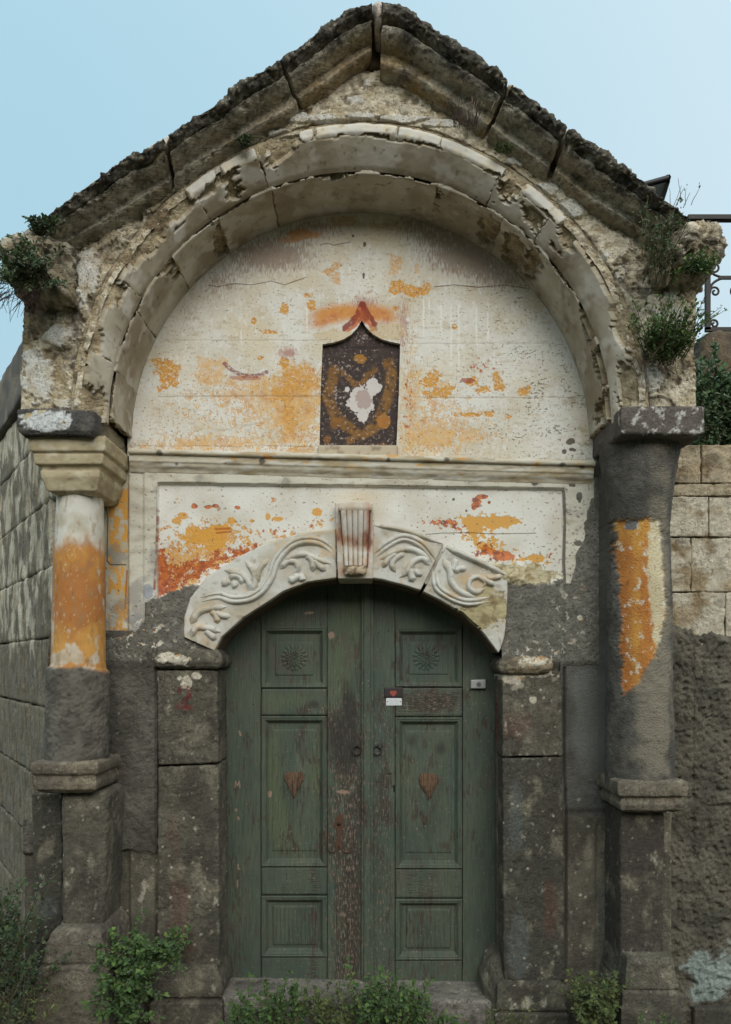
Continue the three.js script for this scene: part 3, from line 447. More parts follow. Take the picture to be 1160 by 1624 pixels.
function tymp(px, py) {
  let b = .5;
  const cl = tyCl(px, py), fine = fbm(px * .22, py * .22, 9, 3);
  let c = mc(S(214, 211, 202), S(198, 189, 170), sst(-.3, .4, cl + .25 * fine));
  c = mc(c, S(206, 184, 140), .4 * sst(0, .5, tyW(px, py) + .12 * dens(px, py, _3q0)));
  c = mc(c, S(178, 160, 132), .5 * sst(.08, .34, fbm(px * .05, py * .13, 51, 4, .65))); c = mc(c, S(220, 217, 210), .6 * sst(.1, .3, fbm(px * .09, py * .05, 5, 4, .6)));
  b += .12 * fine + .18 * cl;
  // dirt and lichen scratched in along the arch
  const hatch = n3(px * .55, py * .12, 5) + .6 * n3(px * .25, py * .06, 7);
  const dirt = dens(px, py, _3q1);
  c = mc(c, S(156, 136, 120), clamp(sst(.15, .8, dirt + .55 * hatch * Math.min(1, dirt * 2)) * .85));
  c = mc(c, S(188, 126, 60), .8 * ell(px, py, _3q2, 40, .5));
  // ochre, three strengths
  c = mc(c, S(214, 158, 70), .75 * ell(px, py, ochrePale, 21, .55) * sst(-.5, .1, flakes(px, py, .09, 3)));
  const od = dens(px, py, ochreD), fl = .62 * flakes(px, py, .06, 5) + .75 * flakes(px * 1.4, py * .55, .16, 15) + .42 * (od > .05 ? n3(px * .62, py * .3, 2) : 0);
  const om = sst(.03, .1, od * .62 - .32 + fl * .8) * sst(.05, .2, od);
  c = mc(c, mc(S(212, 162, 84), S(194, 132, 56), sst(-.1, .3, flakes(px, py, .05, 33))), (.45 + .4 * sst(-.25, .3, flakes(px, py, .12, 12, .7))) * om); b -= .16 * om;
  const os = ell(px, py, ochreSolid, 5, .85) * (1 - .85 * sst(.02, .2, flakes(px, py, .22, 58, .7))); c = mc(c, mc(S(204, 146, 56), S(188, 118, 40), sst(0, .4, flakes(px, py, .1, 8))), .95 * os); b -= .2 * os;
  const bo = bandO(px, py) * sst(-.9, -.1, flakes(px, py, .12, 25)); c = mc(c, mc(S(202, 132, 46), S(190, 108, 46), sst(-.1, .3, flakes(px, py, .05, 3))), .9 * bo);
  c = mc(c, S(160, 96, 84), .5 * sst(.25, .6, dens(px, py, _3q3) + .5 * hatch));
  // brown flakes right of the niche, drips, scratch
  const br = sst(.32, .4, flakes(px, py, .14, 51) + .28 * dens(px, py, _3q4)); c = mc(c, S(170, 84, 40), .85 * br * sst(.3, .5, dens(px, py, _3q5)));
  c = mc(c, S(122, 58, 70), .8 * line(px, py, _3q6, 4) * sst(-.25, .1, flakes(px, py, .2, 3)));
  c = mc(c, S(150, 60, 40), .75 * ell(px, py, _3q7, 61, .6));
  for (const [x, y0, y1] of [[487, 480, 540], [383, 520, 560], [672, 470, 545], [681, 470, 520], [716, 480, 590], [728, 475, 600], [756, 480, 560], [700, 478, 540], [774, 490, 560], [555, 415, 450]]) c = mc(c, S(226, 224, 216), .7 * sst(2, .6, Math.abs(px - x - 1.2 * n3(py * .05, x, 2))) * sst(y0, y0 + 10, py) * sst(y1, y1 - 30, py));
  // chevron of red over the niche head
  const tip = [575, 486];
  for (const sd of [-1, 1]) { const pth = [[575, 484], [575 + sd * 9, 500], [575 + sd * (sd < 0 ? 15 : 17), 511], [575 + sd * (sd < 0 ? 28 : 20), 520]]; c = mc(c, S(132, 52, 34), .92 * line(px + 3 * n3(px * .12, py * .12, 4), py + 3 * n3(px * .12, py * .12, 9), pth, 6) * sst(-.5, -.05, flakes(px, py, .18, 31, .7))); c = mc(c, S(192, 104, 58), .9 * line(px, py, pth.map(([a, q]) => [a - sd * 4.5, q + 5]), 3)); }
  c = mc(c, S(150, 70, 40), .8 * sst(-1, 1, Math.min(py - 488 - Math.abs(px - 575) * 1.1, 516 - py - Math.abs(px - 575) * .9)) * sst(-.5, 0, flakes(px, py, .12, 6)));
  c = mc(c, S(196, 170, 120), .5 * ell(px, py, _3q8, 70, .4));
  // block joints under the plaster, pits, cracks
  const jt = .8 * hor(px, py, 629, 1.6, 250, 510) + .7 * hor(px, py, 631, 1.5, 640, 930) + .5 * hor(px, py, 540, 1.4, 260, 520) + .5 * hor(px, py, 545, 1.3, 640, 880) + .5 * hor(px, py, 455, 1.3, 690, 800) + hor(px, py, 718 - 10, 1.2, 210, 505) * .7;
  c = mc(c, S(140, 122, 100), .55 * jt * sst(-.4, .2, flakes(px, py, .06, 77))); b -= .35 * jt;
  const pit = sst(.36, .5, n3(px * .19, py * .27, 3) * .6 + .4 * n3(px * .5, py * .6, 9) + .5 * tyP(px, py) + .1 * sst(700, 930, px)) * clamp(.2 + sst(650, 900, px)); c = mc(c, S(120, 104, 88), .7 * pit); b -= .5 * pit;
  const pit2 = sst(.5, .56, n3(px * .35, py * .35, 13) + .1 * n3(px, py, 3)); c = mc(c, S(110, 90, 76), .6 * pit2); b -= .4 * pit2;
  const dk = ell(px, py, _3q9, 90, .8); c = mc(c, S(64, 56, 52), .85 * dk); b -= .4 * dk;
  c = mc(c, S(150, 130, 96), .6 * sst(0, .35, dens(px, py, _3q10) - .25 + .5 * flakes(px, py, .08, 7)));
  const cr = line(px, py, _3q11, 1.1) + line(px, py, _3q12, 1) + line(px, py, _3q13, 1); c = mc(c, S(96, 78, 62), .6 * clamp(cr)); b -= .3 * clamp(cr);
  c = mc(c, S(186, 170, 146), .5 * ell(px, py, _3q14, 5, .4));
  return [...c, b];
}
{
  const sh = new THREE.Shape(); const r = RC + .02, b = Y(742);
  sh.moveTo(CX - r, b); for (let i = 0; i <= 90; i++) { const t = Math.PI * (1 - i / 90); sh.lineTo(CX + r * Math.cos(t), CY + r * Math.sin(t)); } sh.lineTo(CX + r, b);
  const nh = W([[507, 708], [509, 620], [512, 546], [530, 543], [545, 538], [558, 530], [567, 520], [574, 508], [581, 519], [592, 530], [606, 538], [620, 542], [635, 545], [633, 620], [629, 709]]);
  sh.holes.push(new THREE.Path(nh.map(([x, y]) => new THREE.Vector2(x, y))));
  const g = new THREE.ExtrudeGeometry(sh, { depth: .06, bevelEnabled: true, bevelSize: .003, bevelThickness: .003, bevelSegments: 2, curveSegments: 4 }); g.translate(0, 0, -.063);
  const t = part('tympanum', finish(g, { uv: planeUV(...TY) }), painted(...TY, 1440, 790, tymp, .007), gate, 'half-round plaster field with flaking ochre paint');
  // the dark painted panel set back in it
  const ic = (px, py) => {
    let c = mc(S(58, 46, 42), S(84, 68, 62), sst(-.1, .4, flakes(px, py, .11, 4))), b = .5 + .3 * flakes(px, py, .2, 3);
    const o1 = ell(px, py, _3q15, 2, .3); c = mc(c, S(160, 112, 44), o1 * .9);
    const ring = line(px, py, _3q16, 11) * sst(-.35, .1, flakes(px, py, .1, 9)); c = mc(c, mc(S(128, 88, 38), S(142, 102, 48), sst(-.2, .3, flakes(px, py, .05, 3))), .85 * ring);
    c = mc(c, S(132, 92, 40), .8 * line(px, py, _3q17, 6) * sst(-.35, .1, flakes(px, py, .13, 19)));
    c = mc(c, S(168, 112, 48), .85 * ell(px, py, _3q18, 6, .15)); c = mc(c, S(138, 92, 42), .7 * ell(px, py, _3q19, 8, .4));
    const sp = sst(.2, .3, flakes(px, py, .2, 71) + .16 * dens(px, py, _3q20)); c = mc(c, S(178, 164, 154), .65 * sp); b += .2 * sp;
    const wh = ell(px, py, _3q21, 12, .5); c = mc(c, mc(S(206, 198, 192), S(176, 158, 150), ell(px, py, _3q22, 3, .5)), .95 * wh); b -= .3 * wh;
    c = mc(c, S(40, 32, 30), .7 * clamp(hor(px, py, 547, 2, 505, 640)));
    return [...c, b];
  };
  const IC = [503, 500, 640, 714], g2 = grid(60, 90, (u, v) => [mix(X(502), X(640), u), mix(Y(714), Y(500), v), -.03]);
  part('niche_panel', finish(g2, { disp: (x, y) => .003 * fbm(x * 20, y * 20, 3, 3), uv: planeUV(...IC) }), painted(...IC, 560, 860, ic, .003), t, 'dark painted niche panel with a pale scar in its middle');
  part('niche_sill', moulded(X(506), X(630), -.03, .012, [[Y(707), -.002], [Y(709), .004], [Y(727), .003]], { col: (x, y, z) => mc(S(190, 176, 152), C.brown, .6 * sst(.0, .4, fbm(x * 20, y * 20, z, 3))), disp: (x, y, z) => smoothRub(x, y, z, .4) }), M.plaster, t);
}
// --- string course over the door panel (sags to the right as in the photo)
{
  const sag = (px) => mix(0, 20, (px - 205) / 735) , at = (px) => [X(px, .05), Y(722 + sag(px), .05), 0];
  const col = (x, y, z) => { const px = toPx(x, .05), py = toPy(y, .05); let c = mc(S(206, 196, 174), S(176, 158, 124), sst(-.1, .4, fbm(x * 5, y * 22, z * 9, 4))); c = mc(c, C.white, .5 * sst(.0, .3, fbm(x * 9, y * 30, 5, 3))); c = mc(c, S(120, 104, 80), .6 * sst(.12, .45, fbm(x * 7, y * 40, 8, 4) + .12 * sst(.065, .05, z))); c = mc(c, C.ochre, .8 * sst(.2, .28, fbm(x * 7, y * 20, 17, 3) + .2 * dens(px, py, _3q23) - .1)); return mc(c, C.dark, .8 * spots(x, y, z, 24, .06)); };
  const prof = [[-.085, -.01], [-.082, .022], [-.066, .03], [-.05, .044], [-.034, .05], [-.03, .056], [.004, .058], [.006, .075], [.016, .08], [.03, .076], [.034, .05], [.034, -.01]];
  part('string_course', sweep([at(206), at(400), at(600), at(800), at(942)], prof, { step: .005, disp: (x, y, z) => .004 * fbm(x * 8, y * 8, z * 8, 3) + .0015 * fbm(x * 50, y * 50, z * 50, 2), col }), M.plaster, gate, 'stained plaster moulding between arch field and door panel');
}
// --- the panel above the door: frame, recessed field, patches of grey mortar
const SP = [160, 730, 965, 1075];
const doorArc = [[337, 1031.5], [352, 1011], [386, 980], [425, 955.5], [449, 938.6], [487.6, 924], [536, 917], [580, 918], [608, 920], [644.6, 929.6], [670.5, 939], [698.5, 952], [735, 974], [763, 999.6], [791, 1035]];
const mortarL = (px, py) => { const e = 9 * fbm(px * .05, py * .05, 2, 3) + 3 * n3(px * .25, py * .25, 3); const edge = px < 205 ? 1012 : px < 232 ? mix(1012, 940 + 46, (px - 205) / 27) : px < 300 ? mix(955, 926, (px - 232) / 68) : 926; return sst(-3, 3, py - edge + e); };
const mortarR = (px, py) => { const e = 10 * fbm(px * .05, py * .05, 7, 3) + 4 * n3(px * .22, py * .22, 5); const edge = px > 940 ? 690 : px > 893 ? mix(985, 760, sst(893, 944, px + .1 * (py - 860) + 12 * n3(py * .03, 2, 5))) : px > 850 ? mix(930, 916, (px - 850) / 43) : px > 800 ? mix(1015, 930, (px - 800) / 50) : 1040; return sst(-3, 3, py - edge + e); };
const recess = (px, py) => { const top = 767 + (px - 252) * .0145, e = .8 * n3(px * .05, py * .05, 2); return sst(250 + e, 253 + e, px) * sst(895 + e, 892 + e, px) * sst(top + e - 1, top + e + 1.5, py); };
const densA = coarse((x, y) => densExact(x, y, [[300, 880, 70, 34, 1], [280, 915, 40, 26, 1], [350, 850, 60, 20, .8], [320, 830, 60, 14, .3], [380, 880, 50, 14, .4], [450, 845, 60, 10, .35], [510, 828, 30, 8, .5]]));
const erR = coarse((x, y) => Math.max(0, 1.25 - Math.hypot((x - 788) / 55, (y - 945) / 60)) > 0 ? sst(0, .5, 1.25 - Math.hypot((x - 788) / 55, (y - 945) / 60)) : 0, 3);
function spandrel(px, py) {
  const fineB = .5 + .5 * sst(-.3, .12, flakes(px * 1.3, py, .24, 83, .7));
  let b = .55; const cl = spCl(px, py), fine = fbm(px * .24, py * .24, 6, 3), rc = recess(px, py);
  let c = mc(S(216, 213, 204), S(198, 191, 176), sst(-.25, .4, cl + .2 * fine)); b += .1 * fine + .12 * cl;
  c = mc(c, mc(S(196, 190, 172), S(160, 150, 126), sst(-.1, .4, fbm(px * .02, py * .05, 4, 4))), .75 * (1 - rc));
  c = mc(c, S(198, 178, 146), .6 * dens(px, py, _3q24));
  // paint left of the keystone and right of it
  // ochre field
  
  const dA = densA(px, py), fA = flakes(px, py, .07, 90) + .5 * flakes(px, py, .2, 95), lim = sst(.02, .1, dA * .56 - .36 + fA * 1.05 + .3 * flakes(px * 1.2, py * .8, .16, 61)) * (px < 540 ? 1 : 0) * rc;
  c = mc(c, mc(S(206, 150, 62), S(190, 124, 48), sst(-.1, .3, flakes(px, py, .06, 29))), .94 * lim * fineB); b -= .22 * lim * fineB;
  const rd = sst(.02, .1, .62 * dens(px, py, _3q25) - .4 + flakes(px, py, .1, 45) + .4 * flakes(px, py, .3, 4)) * (px < 540 ? 1 : 0) * rc;
  c = mc(c, mc(S(186, 96, 34), S(150, 62, 30), sst(-.15, .2, flakes(px, py, .12, 4))), .92 * rd); b -= .2 * rd;
  const oc = ell(px, py, _3q26, 4, .45) * rc; c = mc(c, S(208, 150, 58), oc * .9);
  const st = clamp(line(px, py, _3q27, 2.4) + line(px, py, _3q28, 2)); c = mc(c, S(172, 88, 34), st * .8);
  const dR = dens(px, py, _3q29), lr = sst(.0, .08, dR * .7 - .4 + .9 * fA) * (px > 600 ? 1 : 0) * rc;
  c = mc(c, S(206, 152, 66), .95 * lr); b -= .2 * lr;
  const rr = clamp(sst(.02, .1, .7 * dens(px, py, _3q30) - .42 + flakes(px, py, .12, 145) + .4 * flakes(px, py, .3, 41)) * (px > 600 ? 1 : 0) + ell(px, py, _3q31, 14, .5)) * rc;
  c = mc(c, mc(S(196, 104, 36), S(120, 52, 40), sst(-.15, .2, flakes(px, py, .12, 14))), .9 * rr); b -= .2 * rr;
  // the yellow strip left of the frame
  if (px < 207) { const ys = sst(171, 174, px + 2 * n3(py * .05, 1, 1)) * sst(205, 203, px) * sst(766, 770, py) * sst(-.06, .06, .14 + 1.3 * flakes(px * 1.6, py, .05, 8) - .3 * dens(px, py, _3q32)); c = mc(mc(S(196, 188, 168), S(168, 158, 132), sst(-.2, .3, cl)), S(208, 148, 56), .92 * ys); }
  const red = line(px, py, _3q33, 1.3) * .6 + line(px, py, _3q34, 1.6) * .8 + line(px, py, _3q35, 2.2) * sst(-.3, .1, flakes(px, py, .1, 3)); c = mc(c, S(128, 58, 50), .8 * clamp(red));
  // frame weathering, cracks, blue touch
  c = mc(c, S(92, 112, 148), .5 * ell(px, py, _3q36, 4, .7));
  c = mc(c, S(120, 116, 112), .55 * (1 - rc) * sst(.1, .4, fbm(px * .03, py * .03, 61, 4) + .3 * sst(880, 1000, py)));
  const cz = clamp(line(px, py, _3q37, 1) * .7 + line(px, py, _3q38, 2) + line(px, py, _3q39, 1) * .4 + line(px, py, _3q40, 1.2)); c = mc(c, S(84, 72, 62), .75 * cz); b -= .45 * cz;
  const jp = px > 880 ? sst(.1, .2, flakes(px, py, .1, 66) - .05) * sst(945, 900, px - 20 * n3(py * .04, 3, 1)) : 0; c = mc(c, S(74, 68, 66), .75 * jp * sst(890, 900, px));
  const ds = sst(.5, .58, n3(px * .2, py * .2, 23) + .2 * n3(px * .7, py * .7, 3) + .1 * sst(830, 890, px)); c = mc(c, S(130, 112, 100), .6 * ds); b -= .3 * ds;
  const dk = ell(px, py, _3q41, 9, .5); c = mc(c, S(70, 62, 58), .85 * dk);
  // eroded stone right of the carved arch, then mortar
  const er = ell(px, py, _3q42, 33, .4); c = mc(c, mc(S(184, 172, 138), S(140, 120, 82), sst(-.1, .3, flakes(px, py, .09, 4))), er * .95); b -= .4 * er * (.4 + flakes(px, py, .12, 8));
  const wl = sst(.12, .2, flakes(px, py, .07, 8) - .02) * dens(px, py, _3q43);
  const m = Math.max(mortarL(px, py), mortarR(px, py));
  c = mc(c, mc(mc(S(94, 90, 81), S(114, 110, 100), sst(-.2, .3, flakes(px, py, .06, 2))), S(70, 66, 59), sst(.05, .3, flakes(px, py, .2, 5))), m); b = mix(b, .5 + .7 * flakes(px, py, .25, 7), m);
  c = mc(c, mc(S(204, 196, 178), S(190, 130, 62), sst(.1, .3, flakes(px, py, .1, 88))), clamp(wl)); 
  return [...c, b];
}
{
  const arcs = W(doorArc, 0), inside = (x, y) => { if (y < Y(1031)) return x > X(346) && x < X(796); for (let i = 1; i < arcs.length; i++) if (x >= arcs[i - 1][0] && x <= arcs[i][0]) return y < mix(arcs[i - 1][1], arcs[i][1], (x - arcs[i - 1][0]) / (arcs[i][0] - arcs[i - 1][0])) + .05; return false; };
  const nx = 470, ny = 200, x0 = X(SP[0]), x1 = X(SP[2]), y0 = Y(SP[3]), y1 = Y(SP[1]);
  const g = grid(nx, ny, (u, v) => { const x = mix(x0, x1, u), y = mix(y0, y1, v), px = toPx(x), py = toPy(y), m = Math.max(mortarL(px, py), mortarR(px, py)); return [x, y, .022 - .024 * recess(px, py) * (1 - .5 * m) - (.012 * sst(206, 204, px) + .008 * sst(231, 229, px)) * (1 - m) + .006 * m - .04 * sst(1046, 1070, py) + (1 - m) * .03 * erR(px, py) * (1 + 1.2 * fbm(x * 22, y * 22, 5, 3)) + m * (.008 * fbm(x * 12, y * 12, 4, 3) + .004 * fbm(x * 50, y * 50, 4, 2)) + .002 * fbm(x * 6, y * 6, 1, 3)]; }, (i, j) => !inside(mix(x0, x1, (i + .5) / nx), mix(y0, y1, (j + .5) / ny)));
  part('door_panel_field', finish(g, { uv: planeUV(...SP) }), painted(...SP, 1480, 636, spandrel, .007), gate, 'white plastered panel with ochre flakes and grey mortar repairs');
}

const _4q0 = keep([[585, 850, 8, 60, .8], [536, 830, 8, 40, .5], [560, 855, 26, 14, .6], [555, 905, 26, 10, .7]]);
const _4q1 = keep([[545, 850, 10, 10], [555, 895, 26, 8]]);
const _4q2 = keep([[175, 1262], [170, 1300], [176, 1345], [170, 1380], [178, 1480]]);
const _4q3 = keep([[249, 1060], [249, 1500]]);
const _4q4 = keep([[930, 1160, 24, 70, .6], [930, 1080, 30, 30, .4]]);
const _4q5 = keep([[905, 960, 20, 80, .4], [915, 830, 18, 120, .7], [915, 1000, 16, 30, .4]]);
const _4q6 = keep([[895, 1010], [894, 1200], [898, 1300], [897, 1540]]);
const _4q7 = keep([[973, 790], [972, 940], [968, 930], [950, 915]]);
const _4q8 = keep([[894, 1060], [894, 1220], [898, 1300], [897, 1540]]);
const _4q9 = keep([[948, 1310], [946, 1540]]);
const _4q10 = keep([[110, 930, 50, 90, 1]]);
const _4q11 = keep([[112, 998, 12, 10, 1.2], [130, 1045, 30, 20, .6], [88, 1050, 14, 24, .6], [80, 1010, 5, 30, .5]]);
const _4q12 = keep([[110, 950, 40, 60, .8]]);
const _4q13 = keep([[1036, 1140, 30, 100, .8], [1055, 900, 20, 200, .5]]);
// --- carved arch of the door
const carveCol = (seed) => (x, y, z) => { let c = mc(S(206, 203, 194), S(184, 174, 154), sst(-.2, .35, fbm(x * 6, y * 6, z * 9 + seed, 4))); c = mc(c, S(196, 160, 108), .55 * sst(.12, .35, fbm(x * 9 + seed, y * 9, z * 12, 4))); c = mc(c, S(146, 132, 110), .6 * sst(.2, .45, fbm(x * 22, y * 22, z * 22 + seed, 3))); return c; };
{
  const zf = .034;
  const prof = [[-.02, -.235], [-.012, -.1], [-.004, .01], [.015, zf], [.5, zf + .004], [.97, zf], [1.0, .02], [1.005, -.02]];
  const erode = (x, y) => ell(toPx(x, zf), toPy(y, zf), [[770, 965, 46, 30], [745, 985, 20, 14], [300, 1020, 14, 14, .5]], 33, .5);
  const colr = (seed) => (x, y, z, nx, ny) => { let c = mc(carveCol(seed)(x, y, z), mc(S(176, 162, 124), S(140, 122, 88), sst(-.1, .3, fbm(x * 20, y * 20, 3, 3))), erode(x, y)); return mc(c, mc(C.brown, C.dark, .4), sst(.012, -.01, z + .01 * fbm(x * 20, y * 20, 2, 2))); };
  const dsp = (x, y, z) => .003 * fbm(x * 9, y * 9, z * 9, 3) + .0015 * fbm(x * 50, y * 50, z * 50, 2) + (z > 0 ? erode(x, y) * .014 * (fbm(x * 14, y * 14, 3, 4) - .3) : .004 * fbm(x * 14, y * 14, z * 14, 3));
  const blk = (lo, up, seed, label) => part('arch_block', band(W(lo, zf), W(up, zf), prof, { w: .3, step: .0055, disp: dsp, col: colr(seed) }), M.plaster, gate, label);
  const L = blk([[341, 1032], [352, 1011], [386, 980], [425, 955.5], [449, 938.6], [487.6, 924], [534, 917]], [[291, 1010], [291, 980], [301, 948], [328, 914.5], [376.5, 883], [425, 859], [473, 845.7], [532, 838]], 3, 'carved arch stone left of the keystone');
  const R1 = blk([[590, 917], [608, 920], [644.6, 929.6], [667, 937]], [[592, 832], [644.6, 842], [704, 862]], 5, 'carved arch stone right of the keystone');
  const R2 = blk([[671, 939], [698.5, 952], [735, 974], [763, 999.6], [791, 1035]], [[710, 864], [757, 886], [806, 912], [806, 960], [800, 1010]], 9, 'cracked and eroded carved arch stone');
  const ridge2 = (par, name, pts, w0, w1, h = .016, seed = 1) => { // half-round carved stem tapering along its length
    const p = W(pts, zf).map(([a, b]) => [a, b, 0]), wpx = (u) => mix(w0, w1, u) * (name === 'leaf' ? 1.32 : name === 'scroll' ? 1.12 : 1) / 300 * Math.min(1, .35 + 6 * u, .25 + 5 * (1 - u));
    const pr = []; for (let i = 0; i <= 8; i++) { const t = Math.PI * (1 - i / 8); pr.push([-Math.cos(t) * -1, Math.sin(t)]); }
    const g = sweep(p, pr.map(([a, b]) => [a, b]), { step: .004, pstep: .24, width: wpx, zscale: (u) => Math.min(1, .3 + 4 * u, .3 + 3 * (1 - u)) * (h + .014), zbase: zf - .006, disp: (x, y, z) => .0012 * fbm(x * 40, y * 40, z * 40, 2), col: carveCol(seed) });
    part(name, g, M.plaster, par);
  };
  const off = (pts, d) => pts.map(([a, b], i) => { const p = pts[Math.max(0, i - 1)], q = pts[Math.min(pts.length - 1, i + 1)], l = Math.hypot(q[0] - p[0], q[1] - p[1]); return [a - (q[1] - p[1]) / l * d, b + (q[0] - p[0]) / l * d]; });
  const S1 = [[532, 876], [511.7, 861], [492.4, 856.6], [468, 861], [449, 876], [437, 893], [429.6, 914.5], [415, 936], [396, 948], [369, 950.7], [347.6, 944.7], [318.6, 950.7]];
  ridge2(L, 'scroll', off(S1, -3.4), 4.4, 4, .017); ridge2(L, 'scroll', off(S1, 3.4), 3.8, 3.4, .014);
  ridge2(L, 'scroll', [[428, 905], [424, 925], [408, 938], [385, 943]], 3, 3, .012);
  for (const [p, a, b] of [
    [[[446, 896], [463, 883], [485, 879.5], [505, 888], [527, 894.5]], 5, 3], [[[484, 879.5], [494, 887], [497, 897], [496, 907]], 4.5, 4.5], [[[496, 886], [506, 897], [518, 905]], 4.5, 4.5],
    [[[444, 903], [457, 891], [470, 892], [473, 901], [466, 908]], 4, 4.5], [[[475, 911], [467, 918], [457, 922]], 4.5, 5.5], [[[474, 911], [479, 917], [481, 923]], 4.5, 5],
    [[[398, 941], [405, 924], [402, 906], [389, 889]], 4.5, 4], [[[407, 926], [411, 906], [418, 895], [427, 887]], 4.5, 4], [[[395, 938], [396, 926], [386, 913], [370, 907], [356, 903.6]], 4.5, 4.5],
    [[[384, 928], [382, 917], [372, 913], [362, 919]], 3.5, 4.5], [[[376, 922], [373, 927], [376, 932]], 4.5, 5], [[[366, 920], [358, 924], [351, 923]], 4.5, 5.5],
    [[[303, 990], [315, 971], [334, 965], [361, 962]], 5.5, 4], [[[334, 968], [343, 976], [346, 990]], 4.5, 4.5], [[[340, 970], [352, 976], [366, 978]], 4.5, 4],
    [[[303, 1010], [313, 995], [328, 996], [351, 1002]], 5, 4], [[[326, 998], [335, 1007], [344, 1014]], 4.5, 4.5]]) ridge2(L, 'leaf', p, a, b, .016, 7);
  const SA = [[594, 881], [614.5, 864], [640, 853], [666, 862], [681, 877], [690, 892]];
  ridge2(R1, 'scroll', off(SA, -3.2), 4.2, 4.4, .017); ridge2(R1, 'scroll', off(SA, 3.4), 3.6, 3.6, .014);
  for (const [p, a, b] of [[[[601.6, 888], [627, 875], [651, 871], [670, 879], [685, 893]], 3.5, 5], [[[632, 876], [617, 886], [606, 901]], 4, 4], [[[643, 876], [626, 888], [622, 896], [628, 908]], 4, 4], [[[684, 897], [670, 886], [655, 892], [645, 907], [634, 916]], 4.5, 4], [[[652, 900], [652, 910], [656, 923]], 4, 5.5], [[[657, 902], [663, 909], [671, 907]], 4, 5]]) ridge2(R1, 'leaf', p, a, b, .016, 17);
  const SB = [[690, 905], [694, 931], [713.6, 946], [739.5, 955], [776, 951]];
  ridge2(R2, 'scroll', off(SB, -3), 4.2, 3.6, .016); ridge2(R2, 'scroll', off(SB, 3.4), 3.8, 3, .013);
  for (const [p, a, b] of [[[[702, 886], [713, 904], [717, 924], [731, 939], [755, 947]], 5.5, 3.5], [[[717, 908], [721, 897], [722, 885.5]], 4.5, 4.5], [[[720, 907], [729, 902], [741, 902]], 4.5, 4], [[[768, 933], [755, 939], [744, 931], [746, 920], [758, 915], [769, 924], [764, 934]], 4, 3], [[[760, 916], [774, 922], [786, 929]], 4, 4], [[[768, 917], [784, 916], [798, 913]], 4, 4]]) ridge2(R2, 'leaf', p, a, b, .015, 27);
  // raised border along the back of the two right stones
  ridge2(R2, 'border', [[708, 868], [757, 890], [805, 913]], 5, 5, .022, 31);
  ridge2(R1, 'border', [[594, 833], [640, 841], [702, 862]], 3.5, 4, .01, 32);
}
// --- keystone with five reeds
{
  const kc = (seed) => (x, y, z) => { const px = toPx(x, .11), py = toPy(y, .11); let c = mc(S(206, 198, 186), S(186, 170, 150), sst(-.2, .3, fbm(x * 12, y * 12, z * 12, 4))); const r = .6 * dens(px, py, _4q0) + .35 * fbm(x * 24, y * 12, z * 20 + seed, 4); c = mc(c, S(176, 108, 66), .75 * sst(.14, .5, r)); c = mc(c, S(92, 50, 44), .8 * sst(.3, .6, r + .3 * fbm(x * 40, y * 16, seed, 3)) ); return mc(c, S(200, 140, 70), .5 * sst(.25, .45, fbm(x * 20, y * 20, z + 8, 3) + .2 * dens(px, py, _4q1))); };
  const k = part('keystone', stone(W([[532, 797], [592, 797], [592, 918], [536, 918]], .07), -.2, .07, { step: .005, round: .006, disp: (x, y, z) => smoothRub(x, y, z, .5), col: kc(1) }), M.plaster, gate, 'fluted keystone stained red and ochre');
  const zOf = (t) => .085 + .045 * Math.cos(t * 2.6) * (1 - t * .4) + .03 * sst(.62, 1, t);
  for (let i = 0; i < 5; i++) {
    const top = 540 + 9.3 * i + 4.6, bot = 546 + 7.3 * i + 3.6;
    const g = grid(10, 60, (u, v) => { const t = 1 - v, py = mix(809, 897, t), z = zOf(t), hw = mix(4.5, 3.5, t), c = mix(top, bot, Math.pow(t, .8)), a = Math.PI * (1 - u); return [X(c + Math.cos(a) * hw, z), Y(py, z), z - .012 + .016 * Math.pow(Math.sin(a), .7)]; });
    part('reed', finish(g, { disp: (x, y, z) => .001 * fbm(x * 50, y * 50, z * 50, 2), col: kc(5 + i) }), M.plaster, k);
  }
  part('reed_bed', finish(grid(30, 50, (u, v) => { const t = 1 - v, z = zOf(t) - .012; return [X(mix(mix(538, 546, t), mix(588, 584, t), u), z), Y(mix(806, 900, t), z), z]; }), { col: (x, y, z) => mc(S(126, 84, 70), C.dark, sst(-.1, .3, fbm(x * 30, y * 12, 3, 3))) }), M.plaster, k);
  part('cap_roll', moulded(X(541, .13), X(586, .13), 0, .115, [[Y(795, .13), -.004], [Y(797, .13), .004], [Y(800, .13), .006], [Y(802, .13), .012], [Y(805, .13), .014], [Y(809, .13), .01], [Y(810, .13), -.002]], { step: .004, col: kc(20), disp: (x, y, z) => smoothRub(x, y, z, .3) }), M.plaster, k);
  part('foot_scroll', boulder(W([[546, 898], [581, 897], [582, 906], [577, 911], [548, 911], [545, 905]], .12), 0, .118, { dome: .12, step: .004, disp: (x, y, z) => .008 * fbm(x * 40, y * 40, z * 40, 4), col: (x, y, z) => mc(S(186, 168, 140), S(110, 90, 66), sst(-.1, .3, fbm(x * 30, y * 30, z * 30, 4))) }), M.plaster, k);
}
